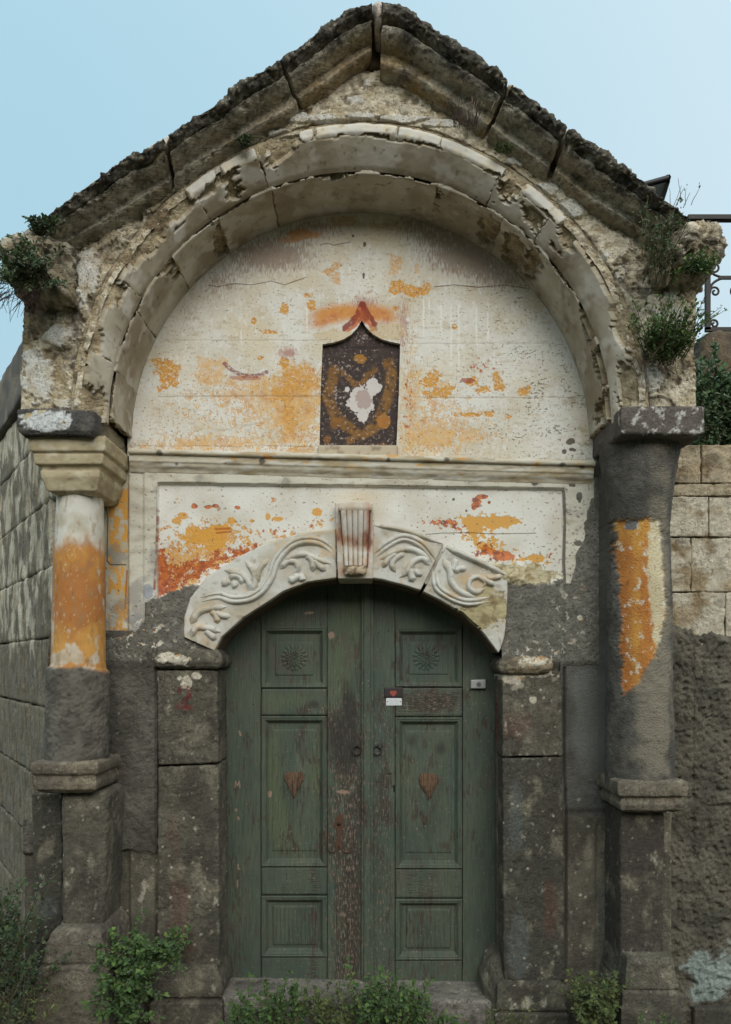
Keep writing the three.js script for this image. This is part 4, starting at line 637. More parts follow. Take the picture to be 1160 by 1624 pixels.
// --- stone tones for the lower gate
function stoneCol(o = {}) {
  const { seed = 1, a = C.stone, b = C.stoneD, chips = .08, red = [], pale = [], blue = [], plaster = [], z0 = .02 } = o;
  const pl = plaster.length ? patches(plaster, z0, seed) : null;
  return (x, y, z) => {
    const px = toPx(x, z0), py = toPy(y, z0), f1 = fbm(x * 5, y * 3.5, z * 5 + seed, 5, .55);
    let c = mc(a, b, sst(-.3, .35, f1));
    c = mc(c, C.stoneL, .55 * sst(.1, .4, fbm(x * 8 + seed, y * 5, z * 8, 4)));
    c = mc(c, S(70, 62, 56), .6 * sst(.12, .4, fbm(x * 14, y * 9, z * 14 + seed * 3, 4, .6)));
    if (red.length) c = mc(c, S(116, 76, 62), .34 * sst(.25, .7, dens(px, py, red) + .6 * fbm(x * 18, y * 12, seed, 4)) * Math.min(1, 2 * dens(px, py, red)));
    if (blue.length) c = mc(c, S(102, 107, 102), .55 * sst(.2, .6, dens(px, py, blue) + .5 * fbm(x * 9, y * 6, seed, 4)) * Math.min(1, 2 * dens(px, py, blue)));
    if (pale.length) c = mc(c, S(186, 178, 158), .75 * sst(.35, .6, .6 * dens(px, py, pale) + .8 * fbm(x * 22, y * 12, seed + 8, 4)));
    if (pl) c = mc(c, mc(S(206, 196, 176), S(190, 140, 80), sst(.15, .35, fbm(x * 20, y * 20, 3, 3))), pl(x, y));
    c = mc(c, S(188, 178, 160), .8 * spots(x, y, z, 52, chips * .4, seed)); c = mc(c, S(180, 170, 150), .5 * sst(.24, .42, fbm(x * 30, y * 22, z * 30, 4, .65))); c = mc(c, S(60, 54, 47), .6 * sst(.15, .4, fbm(x * 38, y * 28, z * 38 + seed * 2, 4, .65))); const mo = 1 + .6 * fbm(x * 24, y * 20, z * 24 + seed, 5, .75); return [c[0] * mo, c[1] * mo, c[2] * mo];
  };
}
// --- imposts and jambs
const jamb = [sub('door_jamb', gate), sub('door_jamb', gate)];
{
  const sd = (x, y, z) => crag(x, y, z, .32) + .003 * fbm(x * 40, y * 30, z * 40, 3);
  const two = [[285, 1096], [289, 1091], [296, 1090], [301, 1095], [300, 1103], [292, 1112], [284, 1121], [294, 1121], [304, 1123]];
  const base = stoneCol({ seed: 4, plaster: [[296, 1082, 10, 12], [286, 1076, 5, 4], [312, 1072, 8, 6]], red: [[285, 1150, 20, 20, .4]] });
  part('stone_block', stone(W([[249, 1063], [345, 1063], [347, 1210], [250, 1214]], .03), -.24, .03, { step: .0045, round: .01, disp: sd, col: (x, y, z) => mc(base(x, y, z), S(112, 40, 38), .8 * (z > 0 ? line(toPx(x, .03), toPy(y, .03), two, 5.2) * sst(-.3, .15, fbm(x * 26, y * 26, 2, 3)) : 0)) }), M.stone, jamb[0], 'upper jamb stone with a red painted figure 2');
  part('stone_block', stone(W([[250, 1217], [347, 1213], [349, 1536], [249, 1536]], .03), -.24, .03, { step: .0052, round: .012, disp: sd, col: stoneCol({ seed: 7, chips: .1, red: [[285, 1430, 20, 60, .9], [275, 1320, 16, 40, .6], [300, 1500, 30, 30, .5]], pale: [[325, 1420, 14, 60, .5], [345, 1450, 6, 70, .5], [320, 1300, 30, 40, .3]] }) }), M.stone, jamb[0]);
  part('plinth', moulded(X(251, .05), X(343, .05), -.24, .04, [[Y(1532, .05), -.004], [Y(1540, .05), .012], [Y(1552, .05), .032], [Y(1568, .05), .04], [Y(1578, .05), .034], [Y(1582, .05), .018], [Y(1585, .05), .018], [Y(1589, .05), .036], [Y(1700, .05), .04]], { disp: (x, y, z) => smoothRub(x, y, z, 1.6), col: stoneCol({ seed: 9, pale: [[340, 1560, 14, 12, .5]] }) }), M.stone, jamb[0]);
  part('impost', moulded(X(256, .03), X(346, .03), -.24, .036, [[Y(1029, .04), -.01], [Y(1033, .04), .008], [Y(1043, .04), .026], [Y(1050, .04), .028], [Y(1057, .04), .018], [Y(1061, .04), -.006]], { disp: (x, y, z) => smoothRub(x, y, z, 2), col: stoneCol({ seed: 12, plaster: [[282, 1046, 30, 7, .9], [268, 1040, 14, 6, .8]], red: [[364, 1046, 8, 8, 1.2]] }) }), M.stone, jamb[0]);
  // right
  part('stone_block', stone(W([[797, 1064], [891, 1064], [893, 1198], [797, 1200]], .02), -.24, .02, { step: .0046, round: .008, disp: sd, col: stoneCol({ seed: 15, chips: .14, red: [[820, 1150, 30, 24, .9], [860, 1120, 16, 14, .4]], plaster: [[812, 1075, 16, 12, .7], [845, 1068, 30, 6, .8], [846, 1110, 6, 6], [860, 1046, 20, 8]], pale: [[820, 1080, 40, 24, .7], [802, 1170, 3, 30, .7]] }) }), M.stone, jamb[1]);
  part('stone_block', stone(W([[797, 1203], [893, 1201], [897, 1556], [799, 1556]], .02), -.24, .02, { step: .0052, round: .012, disp: sd, col: stoneCol({ seed: 19, a: C.greyD, blue: [[818, 1290, 16, 60, .8], [822, 1500, 16, 50, 1.3], [850, 1380, 30, 60, .3]], red: [[873, 1440, 12, 50, 1.2]], pale: [[880, 1520, 16, 30, .4]] }) }), M.stone, jamb[1]);
  part('plinth', moulded(X(792, .05), X(893, .05), -.24, .05, [[Y(1558, .05), -.006], [Y(1562, .05), .01], [Y(1600, .05), .018], [Y(1604, .05), .006], [Y(1608, .05), .024], [Y(1700, .05), .024]], { disp: (x, y, z) => smoothRub(x, y, z, 2.4), col: stoneCol({ seed: 22, pale: [[830, 1585, 50, 14, .8]] }) }), M.stone, jamb[1]);
  part('guard_stone', boulder(W([[768, 1560], [780, 1530], [797, 1518], [812, 1540], [812, 1624], [770, 1660]], 0), -.24, .03, { dome: .4, disp: (x, y, z) => smoothRub(x, y, z, 2), col: stoneCol({ seed: 25 }) }), M.stone, jamb[1]);
  part('impost', moulded(X(798, .03), X(866, .03), -.24, .034, [[Y(1041, .04), -.012], [Y(1045, .04), .012], [Y(1052, .04), .028], [Y(1060, .04), .028], [Y(1066, .04), .014], [Y(1069, .04), -.008]], { disp: (x, y, z) => smoothRub(x, y, z, 3), col: stoneCol({ seed: 31, a: S(150, 134, 110), plaster: [[846, 1050, 20, 8, .9]] }) }), M.stone, jamb[1]);
  part('frame_post', stone(W([[788, 1072], [801, 1072], [801, 1560], [790, 1560]], -.13), -.2, -.13, { step: .006, round: .004, disp: (x, y, z) => .002 * fbm(x * 40, y * 5, z * 40, 3), col: (x, y, z) => mc(mc(S(92, 80, 68), S(120, 108, 96), sst(-.1, .3, fbm(x * 40, y * 6, 3, 4))), S(104, 44, 36), .7 * sst(.1, .35, dens(toPx(x, -.13), toPy(y, -.13), [[790, 1145, 10, 30, .8]]) + .2 * fbm(x * 30, y * 9, 3, 3))) }), M.stone, jamb[1], 'timber door post stained red');
}
// --- coats of render between jambs and columns
{
  const coat = (px0, px1, py0, py1, z, nm, col, dsp, mat = M.mortar, keep) => part(nm, finish(grid(Math.round((px1 - px0) / 300 / .006), Math.round((py1 - py0) / 300 / .006), (u, v) => [X(mix(px0, px1, u)), Y(mix(py1, py0, v)), z], keep), { disp: dsp, col }), mat, gate);
  const mcol = (seed, a, b) => (x, y, z) => { let c = mc(a, b, sst(-.25, .3, fbm(x * 5, y * 4, seed, 4))); c = mc(c, S(66, 60, 56), .7 * sst(.1, .4, fbm(x * 26, y * 26, seed + 2, 3))); c = mc(c, S(170, 164, 152), .6 * spots(x, y, z, 52, .02, seed)); const mo = 1 + .5 * fbm(x * 30, y * 30, z * 30 + seed, 4, .7); return [c[0] * mo, c[1] * mo, c[2] * mo]; };
  // left, rough and lumpy; two worn pilaster stubs show under it
  coat(40, 252, 1000, 1700, .0, 'render_coat', (x, y, z) => { const px = toPx(x), py = toPy(y); let c = mcol(3, S(100, 95, 85), S(78, 73, 65))(x, y, z); const low = sst(-6, 6, py - 1350 + 14 * fbm(x * 9, y * 9, 3, 3)); c = mc(c, stoneCol({ seed: 41, pale: [[225, 1420, 14, 60, .7]], blue: [[70, 1445, 14, 18, 1]] })(x, y, z), low); return mc(c, C.dark, .8 * line(px, py, _4q2, 2.4)); },
    (x, y, z) => { const px = toPx(x), py = toPy(y), low = sst(-4, 4, py - 1350 + 14 * fbm(x * 9, y * 9, 3, 3)); return mix(.012 * fbm(x * 10, y * 10, 3, 3) + .006 * ridge(x * 30, y * 30, 5, 2) + .012, .003 * fbm(x * 20, y * 10, 3, 3) - .012 + .014 * sst(205, 209, px), low) - .02 * line(px, py, _4q3, 2.2) - .025 * line(px, py, _4q2, 2.5) + .01 * sst(1012, 1030, py); }, M.mortar, (i, j) => { const px = mix(40, 252, i / (212 / 300 / .006)), py = mix(1700, 1000, j / (700 / 300 / .006)); return px > 78 || py > 1300; });
  // right, smooth grey cement with a step at the old pilaster edge
  coat(888, 1022, 700, 1700, .0, 'render_coat', (x, y, z) => { const px = toPx(x), py = toPy(y); let c = mcol(13, S(92, 90, 84), S(76, 73, 67))(x, y, z); c = mc(c, S(110, 110, 104), .6 * sst(.1, .4, dens(px, py, _4q4) + .4 * fbm(x * 6, y * 4, 3, 4))); c = mc(c, stoneCol({ seed: 44, blue: [[960, 1440, 12, 80, .6]], pale: [[910, 1420, 10, 60, .3]] })(x, y, z), sst(-6, 6, py - 1290 + 18 * fbm(x * 9, y * 9, 5, 3)));
    const pl = sst(0, .1, flakes(px, py, .09, 4) + .9 * dens(px, py, _4q5) - .28) * sst(948, 936, px) * sst(1020, 1000, py); c = mc(c, mc(S(208, 206, 198), S(176, 164, 138), sst(-.1, .3, fbm(x * 9, y * 9, 3, 3))), pl * .95); return mc(c, C.dark, .6 * line(px, py, _4q6, 2) + .5 * line(px, py, _4q7, 1.6)); },
    (x, y, z) => { const px = toPx(x), py = toPy(y); return .006 * fbm(x * 8, y * 6, 7, 3) + .0025 * fbm(x * 50, y * 50, 7, 2) - .02 * line(px, py, _4q8, 2.2) + .012 * sst(1290, 1280, py) - .006 * line(px, py, _4q9, 3) + (.2 * sst(946, 956, px) + .09 * sst(956, 985, px)) * sst(1252, 1228, py); }, M.mortar, (i, j) => { const py = mix(1700, 700, j / (1000 / 300 / .006)), px = mix(888, 1022, i / (134 / 300 / .006)); return py > 1020 || px > 944 + 3 * n3(py * .08, 2, 2); });
}
// --- columns
const column = [sub('column', gate, 'ochre-painted column on the left'), sub('column', gate, 'cement-coated column on the right')];
function shaft(cx, zc, prof, o) { // prof [[y, r]] bottom to top; a drum of which the front three quarters show
  const pr = resample(prof, Math.round(plen(prof) / .0042)), n = Math.round(.14 * 4.6 / .0042);
  return finish(grid(n, pr.length - 1, (u, v, i, j) => { const a = mix(-2.3, 2.3, u), [y, r] = pr[j]; return [(typeof cx === 'function' ? cx(y) : cx) + r * Math.sin(a), y, zc + r * Math.cos(a)]; }), o);
}
{
  const z0 = .2, cx = (y) => mix(X(118, .24), X(123, .24), (y - 1.3) / 1.4);
  const ys = (p) => Y(p, .33);
  const mort = (px, py) => sst(-4, 4, py - 1058 + 5 * n3(px * .05, py * .05, 4) + (px > 120 ? -(px - 120) * .15 : 0));
  const lc = (x, y, z) => { const px = toPx(x, .33), py = toPy(y, .33), v = fbm(x * 9, y * 9, z * 9, 4);
    let c = mc(S(208, 204, 192), S(182, 172, 150), sst(-.2, .3, v));
    const on = sst(-.5, .5, (py - 858) / 34 + 1.3 * fbm(x * 11, y * 5, z * 11, 4)) * (1 - .75 * sst(.1, .3, fbm(x * 14, y * 9, z * 14 + 4, 4) - .25 * dens(px, py, _4q10) + .5 * dens(px, py, _4q11)));
    c = mc(c, mc(S(206, 150, 66), S(172, 106, 38), sst(-.35, .25, fbm(x * 5, y * 4, z * 5 + 3, 4) + .5 * dens(px, py, _4q12))), on * .95);
    c = mc(c, S(148, 120, 90), .5 * sst(.1, .3, fbm(x * 36, y * 14, z * 36, 3))); c = mc(c, S(206, 184, 140), .6 * on * sst(.22, .36, fbm(x * 60, y * 26, z * 60, 4, .65))); c = mc(c, S(120, 66, 28), .5 * on * sst(.18, .4, fbm(x * 44, y * 16, z * 44 + 9, 4, .65)));
    c = mc(c, S(150, 140, 130), .6 * sst(.25, .1, (px - 76) / 12) * sst(-.2, .2, fbm(x * 8, y * 5, 3, 3)));
    return mc(c, mc(mc(S(102, 96, 86), S(78, 73, 64), sst(-.2, .3, v)), S(66, 60, 55), .7 * sst(.1, .35, fbm(x * 30, y * 30, z * 30, 3))), mort(px, py)); };
  part('shaft', shaft(cx, z0, [[ys(1220), .14], [ys(1064), .137], [ys(1050), .131], [ys(900), .126], [ys(775), .112], [ys(760), .112]], { disp: (x, y, z) => { const m = mort(toPx(x, .33), toPy(y, .33)); return .003 * fbm(x * 7, y * 7, z * 7, 3) + m * (.012 + .008 * fbm(x * 16, y * 16, z * 16, 3) + .004 * ridge(x * 40, y * 40, z * 40, 2)); }, col: lc }), M.plaster, column[0]);
  const capc = (x, y, z) => { let c = mc(S(188, 174, 142), S(164, 148, 116), sst(-.2, .3, fbm(x * 8, y * 16, z * 8, 4))); c = mc(c, S(206, 196, 172), .6 * sst(.1, .35, fbm(x * 14, y * 14, z * 14, 4))); return mc(c, S(110, 96, 74), .7 * sst(.12, .4, fbm(x * 12, y * 24, z * 12 + 5, 4))); };
  const a = .44, yc = (p) => Y(p, a);
  part('capital', moulded(X(72, .4), X(143, .4), -.02, .33, [[yc(688), .075], [yc(693), .078], [yc(711), .072], [yc(714), .055], [yc(717), .06], [yc(731), .056], [yc(734), .034], [yc(739), .03], [yc(742), .036], [yc(750), .036], [yc(760), .024], [yc(771), .012], [yc(776), -.02]], { disp: (x, y, z) => .004 * fbm(x * 9, y * 9, z * 9, 3) + .002 * fbm(x * 40, y * 40, z * 40, 2), col: capc }), M.plaster, column[0]);
  part('abacus', moulded(X(32, .46), X(145, .46), -.05, .45, [[yc(650), -.01], [yc(653), .008], [yc(668), .012], [yc(684), .01], [yc(691), -.004]], { disp: (x, y, z) => smoothRub(x, y, z, 3) + .004 * ridge(x * 12, y * 12, z * 12, 2), col: (x, y, z) => { const w = patches([[75, 668, 42, 17, .4]], .45, 5)(x, y); return mc(mc(mc(S(76, 74, 72), S(98, 92, 84), sst(-.2, .3, fbm(x * 10, y * 10, z * 10, 4))), S(176, 164, 136), .8 * sst(.38, .2, z)), mc(S(214, 216, 214), S(190, 170, 130), sst(.15, .35, fbm(x * 16, y * 16, 7, 3))), z > .4 ? w : 0); } }), M.stone, column[0]);
  const pc = stoneCol({ seed: 51, a: S(136, 124, 104), b: S(104, 94, 82), z0: .35, chips: .04 }), py_ = (p) => Y(p, .36);
  part('pedestal_cap', moulded(X(62, .36), X(146, .36), 0, .34, [[py_(1208), .02], [py_(1211), .034], [py_(1219), .036], [py_(1227), .03], [py_(1231), .016], [py_(1234), .018], [py_(1243), .026], [py_(1252), .022], [py_(1259), -.006]], { disp: (x, y, z) => smoothRub(x, y, z, 1.4), col: pc }), M.stone, column[0]);
  part('pedestal', stone(W([[97, 1255], [172, 1255], [164, 1492], [97, 1492]], .28), 0, .28, { step: .0055, round: .03, disp: (x, y, z) => smoothRub(x, y, z, 1.8) + .006 * fbm(x * 10, y * 10, z * 10, 3), col: stoneCol({ seed: 55, z0: .28, pale: [[150, 1440, 14, 40, .5], [110, 1420, 14, 40, .5]], chips: .07 }) }), M.stone, column[0]);
  part('pedestal', stone(W([[50, 1258], [99, 1258], [99, 1480], [56, 1500]], .12), 0, .12, { step: .006, round: .012, disp: (x, y, z) => smoothRub(x, y, z, 2), col: stoneCol({ seed: 56, z0: .12, a: C.greyD, blue: [[75, 1440, 16, 18, 1.3]] }) }), M.stone, column[0]);
  part('base_stone', moulded(X(80, .42), X(150, .42), 0, .36, [[Y(1480, .42), .0], [Y(1486, .42), .016], [Y(1500, .42), .034], [Y(1528, .42), .05], [Y(1532, .42), .042], [Y(1536, .42), .058], [Y(1560, .42), .07], [Y(1575, .42), .066], [Y(1720, .42), .08]], { disp: (x, y, z) => smoothRub(x, y, z, 3) + .012 * fbm(x * 6, y * 6, z * 6, 3), col: stoneCol({ seed: 58, z0: .42, a: S(122, 113, 98), b: S(96, 88, 78), chips: .03 }) }), M.stone, column[0]);
}
{
  const ys = (p) => Y(p, .35), cx = (y) => X(1015, .2);
  const pA = [[991, 822], [1052, 822], [1056, 900], [1062, 955], [1056, 985], [1040, 1040], [1025, 1062], [1010, 1085], [994, 1104], [993, 960], [990, 880]];
  const inPoly = (px, py) => { let d = 1e9, s = false; for (let i = 0, j = pA.length - 1; i < pA.length; j = i++) { const [ax, ay] = pA[j], [bx, by] = pA[i]; if ((ay > py) !== (by > py) && px < (bx - ax) * (py - ay) / (by - ay) + ax) s = !s; const t = clamp(((px - ax) * (bx - ax) + (py - ay) * (by - ay)) / ((bx - ax) ** 2 + (by - ay) ** 2)); d = Math.min(d, Math.hypot(px - mix(ax, bx, t), py - mix(ay, by, t))); } return s ? d : -d; };
  const paint = (x, y, z) => sst(-3.5, 3, inPoly(toPx(x, .35), toPy(y, .35)) + 9 * fbm(x * 11, y * 9, 3, 4, .6) + 7 * fbm(x * 42, y * 36, 3, 3, .7));
  const rc = (x, y, z) => { const px = toPx(x, .35), py = toPy(y, .35), v = fbm(x * 6, y * 4, z * 6, 4);
    let c = mc(S(96, 93, 86), S(74, 71, 65), sst(-.25, .3, v)); { const mo = 1 + .5 * fbm(x * 26, y * 26, z * 26, 4, .7); c = [c[0] * mo, c[1] * mo, c[2] * mo]; } c = mc(c, S(64, 59, 56), .6 * sst(.12, .4, fbm(x * 30, y * 30, z * 30, 3)));
    c = mc(c, S(132, 123, 106), .75 * sst(.1, .5, dens(px, py, _4q13) + .6 * fbm(x * 9, y * 7, z * 9, 4))); c = mc(c, S(58, 54, 49), .6 * sst(.16, .4, fbm(x * 20, y * 16, z * 20 + 6, 4, .65)));
    const p = paint(x, y, z); let q = mc(S(204, 190, 156), S(186, 172, 140), sst(-.2, .3, v)); const o = sst(-.12, .1, 1.1 * (sst(1058, 1006, px) - .52) + .75 * fbm(x * 14, y * 7, 9, 5, .6) + .3 * sst(900, 980, py)); q = mc(q, mc(S(202, 148, 62), S(172, 104, 38), sst(-.2, .3, fbm(x * 7, y * 3, 5, 4) + .3 * sst(1015, 998, px))), o * .95); q = mc(q, S(112, 108, 106), patches([[1007, 830, 9, 8]], .35, 3)(x, y)); q = mc(q, S(210, 206, 190), .8 * sst(.14, .28, fbm(x * 26, y * 18, 12, 5, .65))); q = mc(q, S(120, 70, 34), .5 * sst(.16, .4, fbm(x * 50, y * 16, 32, 4, .65)));
    return mc(c, q, p); };
  part('shaft', shaft(cx, .19, [[ys(1252), .156], [ys(1180), .154], [ys(1000), .147], [ys(820), .136], [ys(800), .14], [ys(760), .155], [ys(715), .178], [ys(690), .19]], { disp: (x, y, z) => { const p = paint(x, y, z); return .004 * fbm(x * 7, y * 7, z * 7, 3) + (1 - p) * (.012 + .007 * fbm(x * 14, y * 11, z * 14, 4, .6) + .003 * fbm(x * 45, y * 45, z * 45, 3)); }, col: rc }), M.mortar, column[1]);
  const ya = (p) => Y(p, .45);
  part('abacus', moulded(X(986, .46), X(1116, .46), -.05, .458, [[ya(645), -.004], [ya(648), .003], [ya(687), .004], [ya(690), -.004]], { disp: (x, y, z) => smoothRub(x, y, z, 1.2), col: (x, y, z) => mc(mc(S(104, 96, 88), S(84, 77, 71), sst(-.2, .3, fbm(x * 9, y * 9, z * 9, 4))), S(206, 202, 192), .85 * sst(.06, .2, fbm(x * 20, y * 20, z * 20, 5, .65) + .1 * dens(toPx(x, .45), toPy(y, .45), [[1075, 665, 40, 14], [1005, 660, 12, 12]]) - .05) * sst(.40, .43, z)) }), M.stone, column[1]);
  const pc = stoneCol({ seed: 61, a: S(128, 118, 100), b: S(96, 88, 78), z0: .36, chips: .03 }), py_ = (p) => Y(p, .37);
  part('pedestal_cap', moulded(X(993, .37), X(1080, .37), 0, .33, [[py_(1238), .02], [py_(1241), .036], [py_(1252), .038], [py_(1263), .034], [py_(1266), .012], [py_(1269), .014], [py_(1277), .024], [py_(1286), .018], [py_(1291), -.01]], { disp: (x, y, z) => smoothRub(x, y, z, 1.8), col: pc }), M.stone, column[1]);
  part('pedestal', stone(W([[984, 1285], [1055, 1285], [1052, 1540], [984, 1540]], .26), 0, .26, { step: .0055, round: .014, disp: (x, y, z) => smoothRub(x, y, z, 1.6), col: stoneCol({ seed: 64, a: C.stoneD, b: S(70, 62, 56), z0: .26, chips: .05, pale: [[1040, 1370, 8, 30, .6]] }) }), M.stone, column[1]);
  part('pedestal', stone(W([[1050, 1285], [1066, 1285], [1066, 1540], [1050, 1540]], .16), 0, .16, { step: .006, round: .01, disp: (x, y, z) => smoothRub(x, y, z, 1.6), col: stoneCol({ seed: 65, z0: .16 }) }), M.stone, column[1]);
  part('base_stone', moulded(X(1006, .42), X(1072, .42), 0, .34, [[Y(1528, .42), .006], [Y(1534, .42), .014], [Y(1566, .42), .028], [Y(1574, .42), .034], [Y(1577, .42), .026], [Y(1581, .42), .042], [Y(1606, .42), .054], [Y(1720, .42), .05]], { disp: (x, y, z) => smoothRub(x, y, z, 2.4) + .008 * fbm(x * 6, y * 6, z * 6, 3), col: stoneCol({ seed: 68, a: C.stone, b: C.stoneD, z0: .42, chips: .04 }) }), M.stone, column[1]);
}
// --- threshold
part('threshold', stone(W([[340, 1578], [815, 1586], [815, 1660], [340, 1660]], 0), -.3, .02, { step: .008, round: .02, disp: (x, y, z) => smoothRub(x, y, z, 2), col: stoneCol({ seed: 71, a: S(140, 134, 124), b: S(112, 106, 98) }) }), M.stone, gate);
part('doorway_floor', stone(W([[330, 1575], [830, 1582], [830, 1640], [330, 1640]], -.2), -.5, -.2, { step: .02, round: .01, col: stoneCol({ seed: 72 }) }), M.stone, gate);

const _5q0 = keep([[545, 1020, 26, 80, .8], [435, 1240, 10, 100, .8], [500, 1230, 10, 60, .6], [445, 1300, 14, 40, .7], [460, 1110, 40, 18, .6], [700, 1220, 30, 60, .3]]);
const _5q1 = keep([[600, 1180, 8, 200, .6], [675, 1045, 40, 36, .6], [560, 1300, 16, 60, .5], [640, 1060, 20, 60, .5], [720, 1250, 14, 120, .4]]);
const _5q2 = keep([[460, 1040, 34, 30, .8], [690, 1030, 30, 20, .5], [390, 1100, 20, 100, .5], [470, 1160, 30, 20, .5]]);
const _5q3 = keep([[545, 1250, 34, 110, .8], [610, 1280, 24, 140, .8], [540, 1430, 30, 80, .45], [465, 1397, 60, 18, .9], [680, 1400, 60, 18, .8], [465, 1200, 20, 40, .5], [680, 1190, 26, 30, .6], [470, 1320, 16, 40, .5], [680, 1345, 30, 20, .8], [690, 1115, 50, 16, .7], [500, 1125, 20, 8, .7], [618, 1420, 14, 80, .7], [380, 1330, 12, 60, .5], [460, 1540, 60, 20, .9], [540, 1540, 24, 26, .6], [690, 1550, 60, 14, .4], [700, 1480, 10, 30, .6], [655, 1480, 8, 30, .6], [440, 1470, 6, 30, .6], [605, 1500, 10, 40, .5], [630, 1010, 8, 30, .4], [550, 1150, 20, 50, .6], [545, 1215, 46, 70, .4], [600, 1215, 20, 60, .5], [470, 1290, 40, 80, .46], [680, 1300, 40, 70, .48], [465, 1470, 44, 40, .35], [690, 1470, 44, 40, .35], [390, 1350, 20, 120, .3], [770, 1300, 20, 200, .14], [680, 1110, 60, 26, .4], [680, 1190, 34, 30, .55], [468, 1190, 34, 34, .45], [600, 1420, 24, 120, .3]]);
const _5q4 = keep([[615, 1208, 12, 18, .9], [550, 1235, 20, 14, .8], [590, 1240, 5, 90, .8], [575, 1160, 4, 80, .5], [612, 1185, 8, 10, .6]]);
const _5q5 = keep([[555, 1130, 14, 60, .7], [540, 1190, 30, 50, .5], [497, 1117, 12, 9, .7], [600, 1350, 20, 120, .4], [655, 1175, 14, 14, .5], [700, 1188, 12, 14, .6], [466, 1180, 12, 30, .4]]);
const _5q6 = keep([[480, 1540, 26, 14, .9], [545, 1545, 16, 22, .8], [690, 1540, 30, 6, .6]]);
const _5q7 = keep([[373, 1249], [374, 1239], [377, 1246], [380, 1239], [381, 1249]]);
const _5q8 = keep([[375, 1283], [375, 1286]]);
const _5q9 = keep([[378, 1296], [379, 1299]]);
const _5q10 = keep([[378, 1371], [378, 1378], [381, 1378]]);
const _5q11 = keep([[377, 1396], [377, 1406]]);
const _5q12 = keep([[380, 1160], [382, 1166]]);
const _5q13 = keep([[492, 972, 9, 3], [526, 1008, 5, 6]]);
const _5q14 = keep([[545, 1256, 9, 3], [428, 1260, 3, 5]]);
const _5q15 = keep([[614.6, 1113], [615.4, 1113]]);
const _5q16 = keep([[635, 1113], [635.8, 1113]]);
// ---------------------------------------------------------------- the door
const DZ = -.235;                                   // face of the stiles
const DR = [325, 925, 825, 1600];                   // texture window on the door plane
const drCl = coarse((x, y) => fbm(x * .016, y * .008, 41, 4)), drN = coarse((x, y) => fbm(x * .045, y * .022, 61, 4, .6), 3), drB = coarse((x, y) => fbm(x * .03 + 4, y * .014, 9, 4));
function doorPaint(px, py) {
  let b = .5; const gv = fbm(px * .5, py * .018, 3, 3, .6), gf = n3(px * 1.3, py * .05, 8), cl = drCl(px, py);
  let c = mc(S(88, 112, 94), S(104, 124, 100), sst(-.3, .3, cl));
  c = mc(c, S(110, 134, 90), .6 * sst(.1, .6, dens(px, py, _5q0) + .3 * cl));
  c = mc(c, S(86, 116, 104), .6 * sst(.1, .5, dens(px, py, _5q1) + .3 * cl));
  c = mc(c, S(104, 96, 86), .6 * sst(.05, .4, drB(px, py) + .3 * dens(px, py, _5q2) - .08));
  c = mc(c, S(76, 98, 86), .5 * sst(0, .3, gv)); b += .22 * gv + .1 * gf;
  // bare dark timber where the paint has gone: middle of the doors, rails, panel feet
  const worn = dens(px, py, _5q3);
  const hz = (py > 1378 && py < 1425 && ((px > 414 && px < 520) || (px > 630 && px < 736))) || (py > 1093 && py < 1135 && px > 630 && px < 735) || (py > 1518 && px > 414 && px < 520);
  const wf = hz ? fbm(px * .05, py * .4, 13, 4, .6) : fbm(px * .32, py * .045, 13, 4, .6);
  const w = sst(.12, .3, worn * .5 + wf * .8 + .8 * drN(px, py) - .06); c = mc(c, mc(S(56, 54, 42), S(96, 88, 70), sst(-.2, .3, wf + .5 * gf)), .85 * w); b -= .22 * w;
  const rust = sst(.1, .3, dens(px, py, _5q4) * .55 + .5 * wf - .18); c = mc(c, S(128, 76, 48), .7 * rust * (.5 + .5 * sst(-.2, .3, gf)));
  // pale flecks: old primer in short vertical scratches
  const fk = hz ? sst(.38, .46, n3(px * .14, py * .6, 33) * .8 + .3 * n3(px * .5, py, 3) + .16 * Math.min(1, worn)) : sst(.38, .48, n3(px * .42, py * .11, 33) * .8 + .4 * n3(px * 1.1, py * .3, 3) + .24 * Math.min(1, worn)); c = mc(c, S(168, 158, 138), .68 * fk * sst(.15, .5, worn)); b += .15 * fk;
  const gs = sst(.5, .55, n3(px * .3, py * .22, 70) + .2 * n3(px, py, 3)); c = mc(c, S(172, 164, 150), .6 * gs * sst(.0, .3, worn + .14)); 
  const dirt = sst(.1, .4, dens(px, py, _5q5) * .6 + .3 * cl); c = mc(c, S(50, 50, 42), .7 * dirt);
  c = mc(c, S(150, 146, 136), .55 * sst(.2, .5, dens(px, py, _5q6) + .4 * fbm(px * .06, py * .16, 7, 3) - .1));
  const pale = clamp(line(px, py, _5q7, 1.2) + line(px, py, _5q8, 1.6) + line(px, py, _5q9, 2) + line(px, py, _5q10, 1.2) + line(px, py, _5q11, 1.4) + line(px, py, _5q12, 1.8) + ell(px, py, _5q13, 3, .6) + ell(px, py, _5q14, 9, .7)); c = mc(c, S(196, 176, 150), .8 * pale);
  const lum = 1 + .45 * fbm(px * .4, py * .03, 77, 3, .7); return [c[0] * .56 * lum, c[1] * .45 * lum, c[2] * .46 * lum, b];
}
const doorMat = painted(...DR, 1060, 1430, doorPaint, .004); doorMat.roughness = .72;
const doorUV = planeUV(...DR, DZ);
const iron = new THREE.MeshStandardMaterial({ color: new THREE.Color(.035, .03, .027), roughness: .62, metalness: .55 });
const rustM = new THREE.MeshStandardMaterial({ color: new THREE.Color(.09, .045, .025), roughness: .85, metalness: .2 });
const bareWood = new THREE.MeshStandardMaterial({ vertexColors: true, roughness: .9 });
const wx = (p) => X(p, DZ), wy = (p) => Y(p, DZ);
